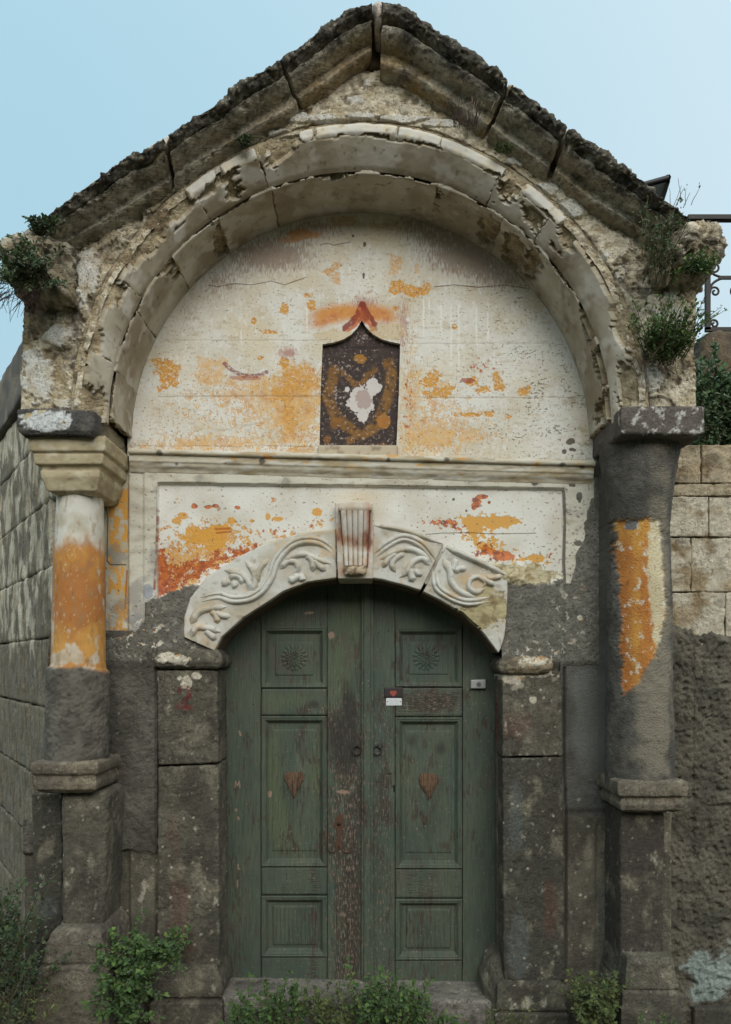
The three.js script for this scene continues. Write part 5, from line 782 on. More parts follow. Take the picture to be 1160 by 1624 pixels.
const woodDisp = (k = 1) => (x, y, z) => k * (.0012 * fbm(x * 60, y * 4, z * 30, 3) + .001 * fbm(x * 8, y * 8, 3, 2));
const board = (name, par, x0, y0, x1, y1, zb, zf, o = {}) => part(name, stone([[wx(x0), wy(y0)], [wx(x1), wy(y0)], [wx(x1), wy(y1)], [wx(x0), wy(y1)]], zb, zf, { step: o.step || .012, round: o.round ?? .003, disp: woodDisp(o.k), uv: doorUV }), doorMat, par);
const doorTop = (x) => { const xs = toPx(x, DZ); for (let i = 1; i < doorArc.length; i++) if (xs <= doorArc[i][0]) return wy(mix(doorArc[i - 1][1], doorArc[i][1], clamp((xs - doorArc[i - 1][0]) / (doorArc[i][0] - doorArc[i - 1][0]))) - 14); return wy(1020); };
function arcBoard(name, par, x0, x1, yb, zb, zf) {   // board whose head follows the arch
  const n = Math.max(4, Math.round((x1 - x0) / 5)), sh = new THREE.Shape(); sh.moveTo(wx(x0), wy(yb)); for (let i = 0; i <= n; i++) { const x = wx(mix(x0, x1, i / n)); sh.lineTo(x, doorTop(x)); } sh.lineTo(wx(x1), wy(yb));
  const g = new THREE.ExtrudeGeometry(sh, { depth: zf - zb, bevelEnabled: true, bevelSize: .0015, bevelThickness: .002, bevelSegments: 1 }); g.translate(0, 0, zb);
  part(name, finish(g, { uv: doorUV }), doorMat, par);
}
// mitred moulding round a panel
function frame(par, x0, y0, x1, y1, wpx, seed) {
  const w = wpx / 285, a = [[wx(x0), wy(y0)], [wx(x1), wy(y0)], [wx(x1), wy(y1)], [wx(x0), wy(y1)]], prof = [[0, DZ - .004], [.02, DZ + .006], [.22, DZ + .009], [.3, DZ + .004], [.42, DZ + .006], [.62, DZ + .002], [.74, DZ - .008], [1, DZ - .02]];
  const dir = [[[0, -1], [1, -1], [-1, -1]], [[-1, 0], [-1, -1], [-1, 1]], [[0, 1], [-1, 1], [1, 1]], [[1, 0], [1, 1], [1, -1]]];
  for (let s = 0; s < 4; s++) {
    const p = a[s], q = a[(s + 1) % 4], [nrm, m0, m1] = [dir[s][0], [dir[s][1][0], dir[s][1][1]], [dir[s][2][0], dir[s][2][1]]];
    const L = Math.hypot(q[0] - p[0], q[1] - p[1]), n = Math.round(L / .01), pr = resample(prof.map(([t, z]) => [t * w, z]), 16);
    const c0 = s === 0 ? [1, -1] : s === 1 ? [-1, -1] : s === 2 ? [-1, 1] : [1, 1], c1 = s === 0 ? [-1, -1] : s === 1 ? [-1, 1] : s === 2 ? [1, 1] : [1, -1];
    const g = grid(n, 16, (u, v, i, j) => { const [t, z] = pr[16 - j]; return [mix(p[0] + c0[0] * t, q[0] + c1[0] * t, u), mix(p[1] + c0[1] * t, q[1] + c1[1] * t, u), z]; });
    part('moulding', finish(g, { disp: woodDisp(.8), uv: doorUV }), doorMat, par);
  }
}
function rosette(par, cx, cy, R) {
  const gs = []; const petal = (r0, r1, a, w, z) => { const g = grid(6, 8, (u, v) => { const r = mix(r0, r1, v), hw = w * (.35 + .65 * v) * Math.sqrt(Math.max(0, 1 - Math.pow(Math.max(0, (v - .72) / .28), 2))), s = (u - .5) * 2; const x = r, y = s * hw; return [wx(cx) + (x * Math.cos(a) - y * Math.sin(a)), wy(cy) + (x * Math.sin(a) + y * Math.cos(a)), z + .007 * (1 - s * s) * Math.sin(Math.PI * Math.min(1, v * .8 + .15)) + .003 * v]; }); gs.push(finish(g, { uv: doorUV })); };
  const m = R / 285;
  for (let i = 0; i < 16; i++) petal(m * .25, m, (i + .5) / 16 * 6.2832, m * .19, DZ - .017);
  for (let i = 0; i < 16; i++) petal(m * .08, m * .66, i / 16 * 6.2832, m * .125, DZ - .010);
  const b = new THREE.SphereGeometry(m * .1, 10, 8); b.scale(1, 1, .6); b.translate(wx(cx), wy(cy), DZ - .002); gs.push(finish(b, { uv: doorUV }));
  part('rosette', mergeGeometries(gs.map((g) => { const h = g.index ? g.toNonIndexed() : g; for (const k of Object.keys(h.attributes)) if (!['position', 'normal', 'uv'].includes(k)) h.deleteAttribute(k); return h; })), doorMat, par);
}
function leaf(label, o) {
  const d = sub('door_leaf', gate, label), { sl, p0, p1, sr } = o;     // outer stile, panel zone, inner stile
  arcBoard('stile', d, sl[0], sl[1], 1582, DZ - .03, DZ - .001); arcBoard('stile', d, sr[0], sr[1], 1582, DZ - .03, DZ - .001);
  arcBoard('top_rail', d, p0 + .6, p1 - .6, o.t[0] + .6, DZ - .03, DZ - .003);
  board('rail', d, p0 + .6, o.t[1] + .6, p1 - .6, o.m[0] - .6, DZ - .03, DZ - .002); board('rail', d, p0 + .6, o.m[1] + .6, p1 - .6, o.b[0] - .6, DZ - .03, DZ - .002); board('rail', d, p0 + .6, o.b[1] + .6, p1 - .6, 1578, DZ - .03, DZ - .003);
  for (const k of ['t', 'm', 'b']) {
    board('panel', d, p0, o[k][0], p1, o[k][1], DZ - .04, DZ - .021);
    frame(d, p0 + .5, o[k][0] + .5, p1 - .5, o[k][1] - .5, 12);
  }
  const in0 = p0 + 12, in1 = p1 - 12, cx = (p0 + p1) / 2;
  board('raised_field', d, in0 + 10, o.t[0] + 24, in1 - 10, o.t[1] - 20, DZ - .03, DZ - .0165, { round: .006, step: .006 });
  rosette(d, cx + o.ro, (o.t[0] + o.t[1]) / 2 + .5, 22);
  board('raised_field', d, in0 + 5, o.m[0] + 22, in1 - 5, o.m[1] - 24, DZ - .03, DZ - .0175, { round: .004, step: .008 });
  // pyramidal lozenge with bare broken wood at its heart
  const mid = o.lz, hw = 25, g = new THREE.BufferGeometry(), V = [[cx, mid - 62, DZ - .0172], [cx + hw, mid + 8, DZ - .0172], [cx, mid + 112, DZ - .0172], [cx - hw, mid + 8, DZ - .0172], [cx, mid + 4, DZ + .002]].map(([a, b, z]) => [wx(a), wy(b), z]);
  g.setAttribute('position', new THREE.BufferAttribute(new Float32Array([0, 4, 1, 1, 4, 2, 2, 4, 3, 3, 4, 0].flatMap((i) => V[i])), 3)); part('lozenge', flip2(finish(g, { uv: doorUV })), doorMat, d);
  part('broken_boss', boulder((o.p0 < 500 ? [[-15, -17], [-6, -19], [3, -18], [12, -19], [17, -15], [16, -7], [9, 6], [3, 20], [0, 27], [-4, 18], [-10, 4], [-16, -6]] : [[-17, -12], [-13, -19], [-5, -20], [3, -18], [8, -20], [17, -12], [15, -4], [8, 8], [4, 20], [-2, 25], [-5, 14], [-13, 2]]).map(([a, b]) => [wx(cx + o.bx + a * .95), wy(mid + 2 + b * .95)]), DZ - .02, DZ + .008, { dome: .2, step: .004, disp: (x, y, z) => .005 * fbm(x * 120, y * 14, z * 60, 3) + .004 * fbm(x * 40, y * 40, 3, 2), col: (x, y, z) => { const v = fbm(x * 150, y * 9, 3, 4); return mc(mc(S(104, 80, 60), S(74, 53, 39), sst(-.15, .25, v)), S(44, 32, 25), .8 * sst(.2, .4, Math.abs(fbm(x * 90, y * 5, 8, 2)))); } }), bareWood, d, 'bare broken wooden boss');
  // fluted field in the foot panel
  const f0 = in0 + 11, f1 = in1 - 11, nf = 9;
  board('raised_field', d, f0 - 5, o.b[0] + 17, f1 + 5, o.b[1] - 17, DZ - .03, DZ - .013, { round: .01, step: .005 });
  for (let i = 0; i < nf; i++) { const a = mix(f0, f1, i / nf) + .5, b = mix(f0, f1, (i + 1) / nf) - .5; const gg = grid(6, 30, (u, v) => [mix(wx(a), wx(b), u), mix(wy(o.b[1] - 22), wy(o.b[0] + 22), v), DZ - .0125 + .0035 * Math.sin(Math.PI * u)]); part('reed', finish(gg, { disp: woodDisp(.6), uv: doorUV }), doorMat, d); }
  return d;
}
function flip2(g) { return g; }
const leafL = leaf('left leaf of the green door', { sl: [338, 413.4], p0: 414, p1: 519.5, sr: [520.1, 577], t: [993, 1091.5], m: [1135, 1375], b: [1420, 1518], ro: 0, lz: 1240, bx: 0 });
const leafR = leaf('right leaf of the green door', { sl: [588, 626], p0: 626.6, p1: 734, sr: [734.6, 800], t: [994, 1090], m: [1137, 1378], b: [1425, 1523], ro: -4, lz: 1243, bx: 0 });
// meeting stile with its cover strip
arcBoard('cover_strip', leafR, 574, 592, 1568, DZ - .02, DZ + .022); arcBoard('cover_bead', leafR, 578, 587, 1566, DZ + .02, DZ + .032);
{ // ironwork
  const ring = (par, px, py) => { const g = new THREE.TorusGeometry(.0235, .004, 8, 20); g.rotateX(-.25); g.translate(wx(px), wy(py), DZ + .012); const s = new THREE.SphereGeometry(.008, 8, 6); s.translate(wx(px + 1), wy(py - 7), DZ + .008); part('ring_pull', mergeGeometries([g, s]), iron, par); };
  ring(leafL, 566, 1190); ring(leafR, 598.5, 1190);
  const bar = tube([[wx(598), wy(1184), DZ + .01], [wx(604), wy(1186), DZ + .012], [wx(607), wy(1180), DZ + .01]], .004, .003, 6, 8); part('latch', bar, iron, leafR);
  const esc = new THREE.Shape(W([[533, 1296], [540, 1290], [546, 1298], [548, 1308], [543, 1316], [541, 1330], [544, 1342], [538, 1347], [532, 1342], [535, 1330], [535, 1317], [529, 1310]], DZ).map(([a, b]) => new THREE.Vector2(a, b)));
  const eg = new THREE.ExtrudeGeometry(esc, { depth: .004, bevelEnabled: true, bevelSize: .001, bevelThickness: .001, bevelSegments: 1 }); eg.translate(0, 0, DZ - .001); part('escutcheon', eg, rustM, leafL, 'rusty keyhole plate');
  const kg = new THREE.SphereGeometry(.011, 12, 10); kg.scale(1, 1, .7); kg.translate(wx(538), wy(1306), DZ + .008); part('knob', kg, iron, leafL);
  part('hook', mergeGeometries([tube([[wx(538), wy(1340), DZ + .006], [wx(546), wy(1350), DZ + .014], [wx(556), wy(1350), DZ + .014], [wx(558), wy(1341), DZ + .01]], .0045, .003, 6, 10), tube([[wx(537), wy(1341), DZ + .006], [wx(528), wy(1351), DZ + .012], [wx(521), wy(1347), DZ + .01]], .004, .003, 6, 10)]), rustM, leafL);
  const kh = new THREE.CylinderGeometry(.0085, .0085, .004, 14); kh.rotateX(Math.PI / 2); kh.translate(wx(625.5), wy(1247), DZ + .001); const ks = new THREE.BoxGeometry(.009, .022, .004); ks.translate(wx(625.5), wy(1252.5), DZ + .001); part('keyhole', mergeGeometries([kh, ks]), new THREE.MeshStandardMaterial({ color: new THREE.Color(.008, .007, .006), roughness: .9 }), leafR);
  const sl = new THREE.BoxGeometry(.03, .006, .004); sl.translate(wx(618), wy(1227), DZ + .001); part('slot', sl, iron, leafR);
  // dark tin plate with a red heart-shaped mark, and the small white plate beneath
  const rb = (x0, y0, x1, y1, d) => { const g = stone([[wx(x0), wy(y0)], [wx(x1), wy(y0)], [wx(x1), wy(y1)], [wx(x0), wy(y1)]], DZ - .001, DZ + d, { step: .006, round: .002 }); return g; };
  part('tin_plate', rb(609.5, 1090, 638.5, 1106, .009), new THREE.MeshStandardMaterial({ color: new THREE.Color(.022, .014, .013), roughness: .6 }), leafR, 'dark brown plate with a red mark');
  const hs = new THREE.Shape(W([[624, 1105], [619, 1100.5], [618.5, 1097], [621, 1095], [624, 1096], [627, 1095], [629.5, 1097], [629, 1100.5]], DZ).map(([a, b]) => new THREE.Vector2(a, b))); const hg = new THREE.ExtrudeGeometry(hs, { depth: .002, bevelEnabled: false }); hg.translate(0, 0, DZ + .0092); part('red_mark', hg, new THREE.MeshStandardMaterial({ color: new THREE.Color(.30, .055, .035), roughness: .6 }), leafR);
  const wp = rb(612.5, 1107, 637.5, 1119, .004); part('white_plate', wp, painted(612, 1106, 638, 1120, 208, 112, (px, py) => { let c = S(206, 208, 208); const t = clamp(line(px, py, _5q15, .8) + line(px, py, _5q16, .8)); c = mc(c, S(60, 56, 54), t); c = mc(c, S(150, 150, 150), .7 * clamp([1110.5, 1113, 1115.5].reduce((s, yy) => s + line(px, py, [[618, yy], [632, yy]], .5) * sst(-.1, .1, n3(px * 2.2, yy, 3)), 0))); return [...c, .5]; }, .0005), leafR, 'small white plate under the dark one'); finish(wp, { uv: planeUV(612, 1106, 638, 1120, DZ) });
  // steel lock case on the outer stile
  part('lock_case', stone([[wx(746), wy(1078)], [wx(770), wy(1077)], [wx(770), wy(1092)], [wx(746), wy(1092)]], DZ - .001, DZ + .025, { step: .005, round: .003 }), new THREE.MeshStandardMaterial({ color: new THREE.Color(.42, .41, .39), roughness: .45, metalness: .4 }), leafR, 'small steel lock case');
  const lc = new THREE.CylinderGeometry(.012, .012, .006, 18); lc.rotateX(Math.PI / 2); lc.translate(wx(758.5), wy(1085), DZ + .027); part('lock_cylinder', lc, new THREE.MeshStandardMaterial({ color: new THREE.Color(.16, .155, .15), roughness: .4, metalness: .6 }), leafR);
  for (const [l, px, py] of [[leafR, 601, 1003], [leafR, 616, 1001], [leafL, 528, 1000], [leafL, 402, 1117], [leafR, 745, 1106], [leafR, 744, 1120]]) { const g = new THREE.SphereGeometry(.004, 8, 6); g.scale(1, 1, .5); g.translate(wx(px), wy(py), DZ + .001); part('nail', g, iron, l); }
}
// unseen boards closing the doorway behind the leaves, placed to keep it dark
part('unseen_back_boards', stone([[wx(330), wy(915)], [wx(815), wy(915)], [wx(815), wy(1600)], [wx(330), wy(1600)]], DZ - .07, DZ - .045, { step: .05, round: .005, uv: doorUV }), doorMat, gate);

// ---------------------------------------------------------------- wall on the left, running back from the gate
{
  const w = thing('side_wall', 'old block wall with peeled whitewash running back left of the gateway', 'wall', null, [X(78, 0), 0, -.07]);
  w.rotation.y = Math.atan2(-.84, .545);           // local x runs towards the gate, local z is the wall's face
  const rows = [0, .42, .82, 1.2, 1.6, 1.98, 2.36, 2.72, 3.1, 3.42], r = rng(5); let k = 0;
  const peel = (x, y) => sst(-.12, .12, (y - 2.05) * .9 + .7 * fbm(x * 1.6, y * 2.2, 3, 4) + .25 * fbm(x * 9, y * 3, 7, 3) + .1);
  for (let j = 0; j < rows.length - 1; j++) {
    let x = -.02 - (j % 2) * .1;
    while (x < 3.6) {
      const L = .42 + .4 * r(), x1 = Math.min(3.7, x + L), seed = 200 + k, cc = stoneCol({ seed, a: S(136, 124, 102), b: S(102, 92, 76), chips: .03 });
      const q = [[x1 - .004, rows[j + 1] - .005], [x + .004, rows[j + 1] - .005], [x + .004, rows[j] + .004], [x1 - .004, rows[j] + .004]];
      // the visible side of the wall is its local -z side
      const g = stone([[-x1 + .004, q[0][1]], [-x - .004, q[0][1]], [-x - .004, q[3][1]], [-x1 + .004, q[3][1]]], -.3, .012 + .008 * r(), { step: .012, round: .012, disp: (a, b, c) => .016 * fbm(a * 6, b * 6, c * 6 + seed, 3) + .004 * ridge(a * 22, b * 22, c * 22, 2) + .006 * peel(a, b), col: (a, b, c) => mc(mc(cc(a * 3, b, 0), S(120, 116, 110), .3 * sst(0, .3, fbm(a * 3, b * 6, 3, 3))), mc(S(214, 204, 182), S(172, 156, 128), sst(-.2, .3, fbm(a * 12, b * 3, 5, 4))), peel(a, b) * sst(-.12, .12, fbm(a * 7, b * 4, 21, 4, .6))) });
      part('stone_block', g, M.stone, w); k++; x = x1;
    }
  }
  part('coping', stone([[-3.8, 3.78], [.05, 3.78], [.05, 3.43], [-3.8, 3.43]], -.34, .06, { step: .02, round: .02, disp: (a, b, c) => .02 * fbm(a * 5, b * 5, c * 5, 3), col: (a, b, c) => mc(S(104, 98, 90), S(140, 128, 110), sst(-.2, .3, fbm(a * 6, b * 6, c * 6, 3))) }), M.stone, w);
}
// ---------------------------------------------------------------- wall on the right: squared blocks over coarse render
{
  const w = thing('boundary_wall', 'stone block wall with coarse grey render right of the gateway', 'wall');
  const zf = -.01, rows = [[706, 766.4], [767.6, 787], [788, 851.6], [853, 938.6], [940, 1010.6], [1012, 1080]], cuts = [[1048, 1112, 1240, 1400], [1052, 1180, 1330], [1056, 1124, 1260, 1400], [1052, 1096, 1200, 1330], [1058, 1150, 1290], [1056, 1110, 1230, 1380]], r = rng(9);
  rows.forEach(([t, b], j) => { for (let i = 0; i < cuts[j].length; i++) { const a = cuts[j][i] + .4, c = (cuts[j][i + 1] || 1480) - .4, seed = 300 + j * 10 + i; const wh = j >= 2; part('stone_block', stone(W([[a, t], [c, t], [c, b], [a, b]], zf), -.35, zf + .008 * r(), { step: .0065, round: .007, disp: (x, y, z) => crag(x, y, z, .5), col: (x, y, z) => { let q = mc(S(176, 158, 128), S(146, 126, 96), sst(-.25, .3, fbm(x * 7, y * 7, z * 7 + seed, 4))); q = mc(q, S(204, 196, 176), (wh ? .85 : .25) * sst(-.12, .12, fbm(x * 5, y * 6, 31, 4) + .14 * dens(toPx(x), toPy(y), [[1100, 820, 60, 50], [1130, 900, 40, 30, .5]]))); { const mo = 1 + .4 * fbm(x * 28, y * 28, 8, 4, .7); q = [q[0] * mo, q[1] * mo, q[2] * mo]; } q = mc(q, S(90, 76, 58), (j < 2 ? .6 : .3) * sst(.05, .3, fbm(x * 9, y * 9, z * 9 + 4, 4))); return q; } }), M.stone, w); } });
  part('core', stone(W([[1040, 705], [1490, 705], [1490, 1700], [1040, 1700]], zf), -.4, -.03, { step: .04, round: .005, col: (x, y, z) => S(120, 104, 80) }), M.stone, w);
  // coarse render over the lower half, its upper rim broken
  const rimY = (px) => 985 + (px > 1100 ? 10 : 0) + 16 * n3(px * .02, 3, 3) + 5 * n3(px * .11, 5, 3);
  const g = grid(210, 330, (u, v) => { const px = mix(1056, 1330, u), top = rimY(px); return [X(px), Y(mix(1700, top, v)), .018]; });
  part('coarse_render', finish(g, { disp: (x, y, z) => .018 * fbm(x * 16, y * 18, 4, 4, .65) + .014 * fbm(x * 44, y * 50, 4, 3, .6) - .016 * sst(.1, .35, fbm(x * 24, y * 26, 9, 3)) + .012 * fbm(x * 5, y * 5, 3, 2) - .055 * sst(22, 0, toPy(y, .018) - rimY(toPx(x, .018))), col: (x, y, z) => { const px = toPx(x, .02), py = toPy(y, .02); let c = mc(S(102, 96, 83), S(76, 72, 61), sst(-.25, .3, fbm(x * 7, y * 7, 5, 4))); { const mo = 1 + .5 * fbm(x * 34, y * 34, 6, 4, .7); c = [c[0] * mo, c[1] * mo, c[2] * mo]; } c = mc(c, S(172, 188, 182), .5 * sst(.1, .3, .55 * dens(px, py, [[1135, 1550, 40, 34, 1], [1105, 1530, 30, 24, .7], [1160, 1520, 16, 40, .7], [1115, 1580, 40, 14, .8]]) + .5 * fbm(x * 14, y * 14, 3, 4) - .18)); return c; } }), M.mortar, w);
  part('footing', stone(W([[1098, 1596], [1330, 1592], [1330, 1720], [1098, 1720]], .03), -.2, .06, { step: .008, round: .012, disp: (x, y, z) => smoothRub(x, y, z, 2), col: stoneCol({ seed: 81, a: C.greyD, blue: [[1088, 1620, 8, 10, 1.4]] }) }), M.stone, w);
}
// weathered wall far right behind the shrub
{
  const t = thing('rear_wall', 'weathered brown stone wall behind the shrub at far right', 'wall');
  part('masonry', boulder(W([[1128, 524], [1146, 520], [1200, 522], [1300, 530], [1300, 800], [1120, 800], [1122, 560]], -.75), -1.2, -.75, { dome: .15, step: .012, disp: (x, y, z) => rub(x, y, z, 1.5), col: (x, y, z) => mc(S(104, 88, 68), S(70, 62, 54), sst(-.2, .3, fbm(x * 7, y * 7, z * 7, 4))) }), M.stone, t);
}
// ---------------------------------------------------------------- wrought iron railing on the terrace behind
{
  const z = -1.1, t = thing('iron_railing', 'black wrought iron railing with scrolls behind the right gable end', 'railing', null, [X(1123, z), Y(523, z), z]);
  const s = sc(z), L = (px, py) => [(px - 1123) / s, (523 - py) / s, 0];
  const box = (x0, y0, x1, y1, d) => { const g = new THREE.BoxGeometry(Math.abs(x1 - x0) / s, Math.abs(y1 - y0) / s, d); const [a, b] = L((x0 + x1) / 2, (y0 + y1) / 2); g.translate(a, b, 0); return g; };
  part('handrail', box(1090, 343, 1420, 350, .05), iron, t);
  const scroll = (px, py, r, a0, turns, dirn, tail) => { const p = []; for (let i = 0; i <= 26; i++) { const q = i / 26, rr = r * (.22 + .78 * q), a = a0 - dirn * (1 - q) * turns * 6.2832; p.push(L(px + rr * Math.cos(a), py - rr * Math.sin(a))); } for (const e of tail) p.push(L(...e)); return tube(p, .007, .009, 6, 60); };
  for (let k = 0; k < 3; k++) {
    const o = k * 92;
    part('post', box(1119 + o, 349, 1126 + o, 524, .03), iron, t);
    for (const [sx, on] of [[1, true], [-1, k > 0]]) { if (!on) continue; const m = (dx) => 1123 + o + sx * dx, a = (r) => sx > 0 ? r : Math.PI - r;
      part('scroll', scroll(m(11), 365, 8, a(2.2), 1.15, sx, [[m(4), 362], [m(8), 354], [m(24), 350]]), iron, t);
      part('scroll', scroll(m(11), 463, 8, a(2.4), 1.15, sx, [[m(3), 466], [m(6), 452], [m(18), 443], [m(40), 440]]), iron, t);
      part('scroll', scroll(m(11), 424, 8, a(4), 1.15, -sx, [[m(3), 424], [m(8), 434], [m(20), 439], [m(40), 441]]), iron, t);
      part('scroll', scroll(m(10), 514, 7, a(2.4), 1.15, sx, [[m(3), 516], [m(2), 506]]), iron, t);
      part('scroll', scroll(m(44), 463, 8, a(2.4), 1.15, -sx, [[m(46), 455], [m(46), 446]]), iron, t);
    }
    part('bar', box(1140 + o, 438, 1200 + o, 443, .016), iron, t);
  }
  part('bottom_rail', box(1119, 520, 1420, 526, .03), iron, t);
}
// corner of a metal canopy above the gable's right slope
{
  const z = -1.6, t = thing('metal_canopy', 'dark grey metal canopy corner showing over the right slope of the gable', 'canopy');
  const tri = (pts) => { const g = new THREE.BufferGeometry(); g.setAttribute('position', new THREE.BufferAttribute(new Float32Array(pts.flat()), 3)); g.setIndex(pts.length === 4 ? [0, 1, 2, 0, 2, 3] : [0, 1, 2]); return finish(g); };
  const p = (px, py, q) => [X(px, q), Y(py, q), q];
  const A = p(1060, 281, z + .3), B = p(985, 302, z + .3), Cc = p(985, 345, z - .3), Dd = p(1043, 338, z - .3), dn = (q) => [q[0], q[1] - .03, q[2]];
  const panel = new THREE.MeshStandardMaterial({ color: new THREE.Color(.16, .18, .18), roughness: .5, metalness: .3 }), rim = new THREE.MeshStandardMaterial({ color: new THREE.Color(.03, .03, .03), roughness: .6 });
  part('sheet', mergeGeometries([tri([A, B, Cc, Dd]), tri([dn(A), dn(B), dn(Cc), dn(Dd)])]), panel, t);
  part('edge_trim', mergeGeometries([tube([B, A], .016, .016, 6, 2), tube([A, Dd], .02, .02, 6, 2), tube([dn(A), dn(Dd)], .014, .014, 6, 2)]), rim, t);
  part('support', tube([p(1000, 330, z - .1), [X(1000, z - .1), 0, z - .1]], .04, .04, 8, 2), rim, t);
}
// ---------------------------------------------------------------- plants
const leafTones = { green: [S(84, 116, 50), S(56, 86, 38), S(118, 142, 66)], dark: [S(64, 86, 44), S(44, 64, 34), S(92, 108, 58)], ivy: [S(76, 106, 60), S(50, 78, 46), S(112, 136, 88)], olive: [S(98, 108, 50), S(64, 84, 38), S(126, 132, 66)], dry: [S(88, 70, 50), S(66, 54, 42), S(110, 90, 62)] };
const leafMat = new THREE.MeshPhysicalMaterial({ vertexColors: true, roughness: .95, transmission: .35, thickness: 0, side: THREE.DoubleSide });
const twigMat = new THREE.MeshStandardMaterial({ vertexColors: true, roughness: .9 });
function leavesGeo(list, tones, r) { // each leaf: a folded blade of four triangles
  const n = list.length, pos = new Float32Array(n * 18), col = new Float32Array(n * 18), idx = [];
  list.forEach(([p, d, s, wide], i) => {
    const q = d.clone().normalize(), up = new THREE.Vector3(r() - .5, r() * .9 + .2, r() - .2).normalize(), sd = q.clone().cross(up).normalize(), nn = sd.clone().cross(q).normalize(), w = s * wide;
    const P = (a, b, c) => [p.x + q.x * a + sd.x * b + nn.x * c, p.y + q.y * a + sd.y * b + nn.y * c, p.z + q.z * a + sd.z * b + nn.z * c];
    const V = [P(0, 0, 0), P(s * .45, -w, s * .12), P(s * .45, w, s * .12), P(s, 0, -s * .1), P(s * .45, 0, 0), P(s * .8, 0, -s * .03)];
    let c = mc(tones[0], tones[1], r()); if (r() < .28) c = mc(c, tones[2], r());
    V.forEach((v, k) => { pos.set(v, (i * 6 + k) * 3); col.set(c, (i * 6 + k) * 3); });
    const o = i * 6; idx.push(o, o + 1, o + 4, o, o + 4, o + 2, o + 1, o + 3, o + 4, o + 4, o + 3, o + 2);
  });
  const g = new THREE.BufferGeometry(); g.setAttribute('position', new THREE.BufferAttribute(pos, 3)); g.setAttribute('color', new THREE.BufferAttribute(col, 3)); g.setIndex(idx); g.computeVertexNormals(); return g;
}
// shoots from a root patch; ends drawn toward a direction with droop
function plant(name, label, category, o) {
  const r = rng(o.seed), root = new THREE.Vector3(...o.at), t = thing(name, label, category, o.group, o.at), stems = [], L = [];
  const tone = leafTones[o.tone || 'green'];
  for (let i = 0; i < o.shoots; i++) {
    const a = r() * 6.2832, k = Math.sqrt(r()), len = o.len * (.45 + .7 * r()), dir = new THREE.Vector3(o.dir[0] + o.spread * Math.cos(a) * k, o.dir[1] + o.spread * .7 * (r() - .3), o.dir[2] + o.spread * Math.sin(a) * k).normalize();
    let p = new THREE.Vector3((r() - .5) * o.patch[0], (r() - .5) * o.patch[1], (r() - .5) * o.patch[2]); const pts = [[p.x, p.y, p.z]], seg = 7, d = dir.clone();
    for (let s = 0; s < seg; s++) { d.y -= o.droop * .12 * (s / seg); d.x += (r() - .5) * .22; d.y += (r() - .5) * .16; d.z += (r() - .5) * .2; d.normalize(); p = p.clone().addScaledVector(d, len / seg); if (o.minZ !== undefined && p.z < o.minZ) p.z = o.minZ + .01 * r(); pts.push([p.x, p.y, p.z]);
      const tw = Math.round(o.leaves * 1.35 * (.4 + .8 * s / seg) * (.6 + .8 * r()));
      for (let q = 0; q < tw; q++) { const ld = d.clone().multiplyScalar(.5).add(new THREE.Vector3(r() - .5, r() - .42, r() - .35).multiplyScalar(2.2)), lp = p.clone().addScaledVector(d, -(r()) * len / seg).add(new THREE.Vector3(r() - .5, r() - .5, r() - .5).multiplyScalar(o.fuzz || .02)); L.push([lp, ld, o.leaf * 1.3 * (.55 + .7 * r()), o.wide || .3]); } }
    stems.push(tube(pts, o.twig || .003, .0009, 4, 7));
  }
  const sg = mergeGeometries(stems); finish(sg, { col: () => o.twigTone || S(96, 84, 62) });
  part('stem', sg, twigMat, t); if (L.length) part('foliage', leavesGeo(L, tone, r), leafMat, t);
  return t;
}
const at = (px, py, z) => [X(px, z), Y(py, z), z];
plant('wall_shrub', 'dark bushy shrub growing on the left gable foot stone', 'shrub', { seed: 1, at: at(52, 436, .64), dir: [-.25, -.1, .7], spread: .9, shoots: 70, len: .19, patch: [.16, .12, .04], leaves: 3.2, leaf: .017, wide: .34, tone: 'dark', droop: .4, twig: .002 });
plant('dry_roots', 'bare dry hanging twigs below the shrub on the left gable foot', 'twigs', { seed: 2, at: at(34, 462, .62), dir: [-.35, -.75, .3], spread: .7, shoots: 80, len: .13, patch: [.2, .06, .05], leaves: .12, leaf: .008, tone: 'dry', droop: .8, twig: .0014, twigTone: S(70, 46, 46) });
plant('wall_shrub', 'leafy shrub on the right gable foot, upper of the two on that side', 'shrub', { seed: 3, at: at(1040, 425, .64), dir: [.05, .8, .4], spread: .6, shoots: 38, len: .22, patch: [.13, .18, .05], leaves: 2.6, leaf: .015, wide: .3, tone: 'dark', droop: .1 });
plant('wall_shrub', 'small green sprig under the right gable foot stone', 'plant', { seed: 13, at: at(1092, 432, .64), dir: [.3, .2, .6], spread: .8, shoots: 22, len: .1, patch: [.1, .03, .04], leaves: 3, leaf: .017, tone: 'green', droop: .3 });
plant('wall_shrub', 'bright green spreading shrub below the right gable foot', 'shrub', { seed: 4, at: at(1052, 562, .5), dir: [.05, .6, .7], spread: .9, shoots: 100, len: .23, patch: [.16, .1, .06], leaves: 3.2, leaf: .016, wide: .3, tone: 'green', droop: .2 });
plant('dry_roots', 'dry hanging roots under the green shrub on the right pier', 'twigs', { seed: 14, at: at(1040, 575, .5), dir: [-.05, -.6, .4], spread: .7, shoots: 30, len: .12, patch: [.2, .05, .04], leaves: .1, leaf: .008, tone: 'dry', droop: .9, twig: .0014, twigTone: S(78, 60, 50) });
plant('dry_tuft', 'tuft of dry dark twigs in the cornice joint right of the apex', 'dry plant', { seed: 5, at: at(740, 200, .53), dir: [.05, .9, .35], spread: .6, shoots: 44, len: .09, patch: [.12, .04, .03], leaves: .2, leaf: .006, tone: 'dry', droop: -.1, twig: .0014, twigTone: S(60, 48, 44) });
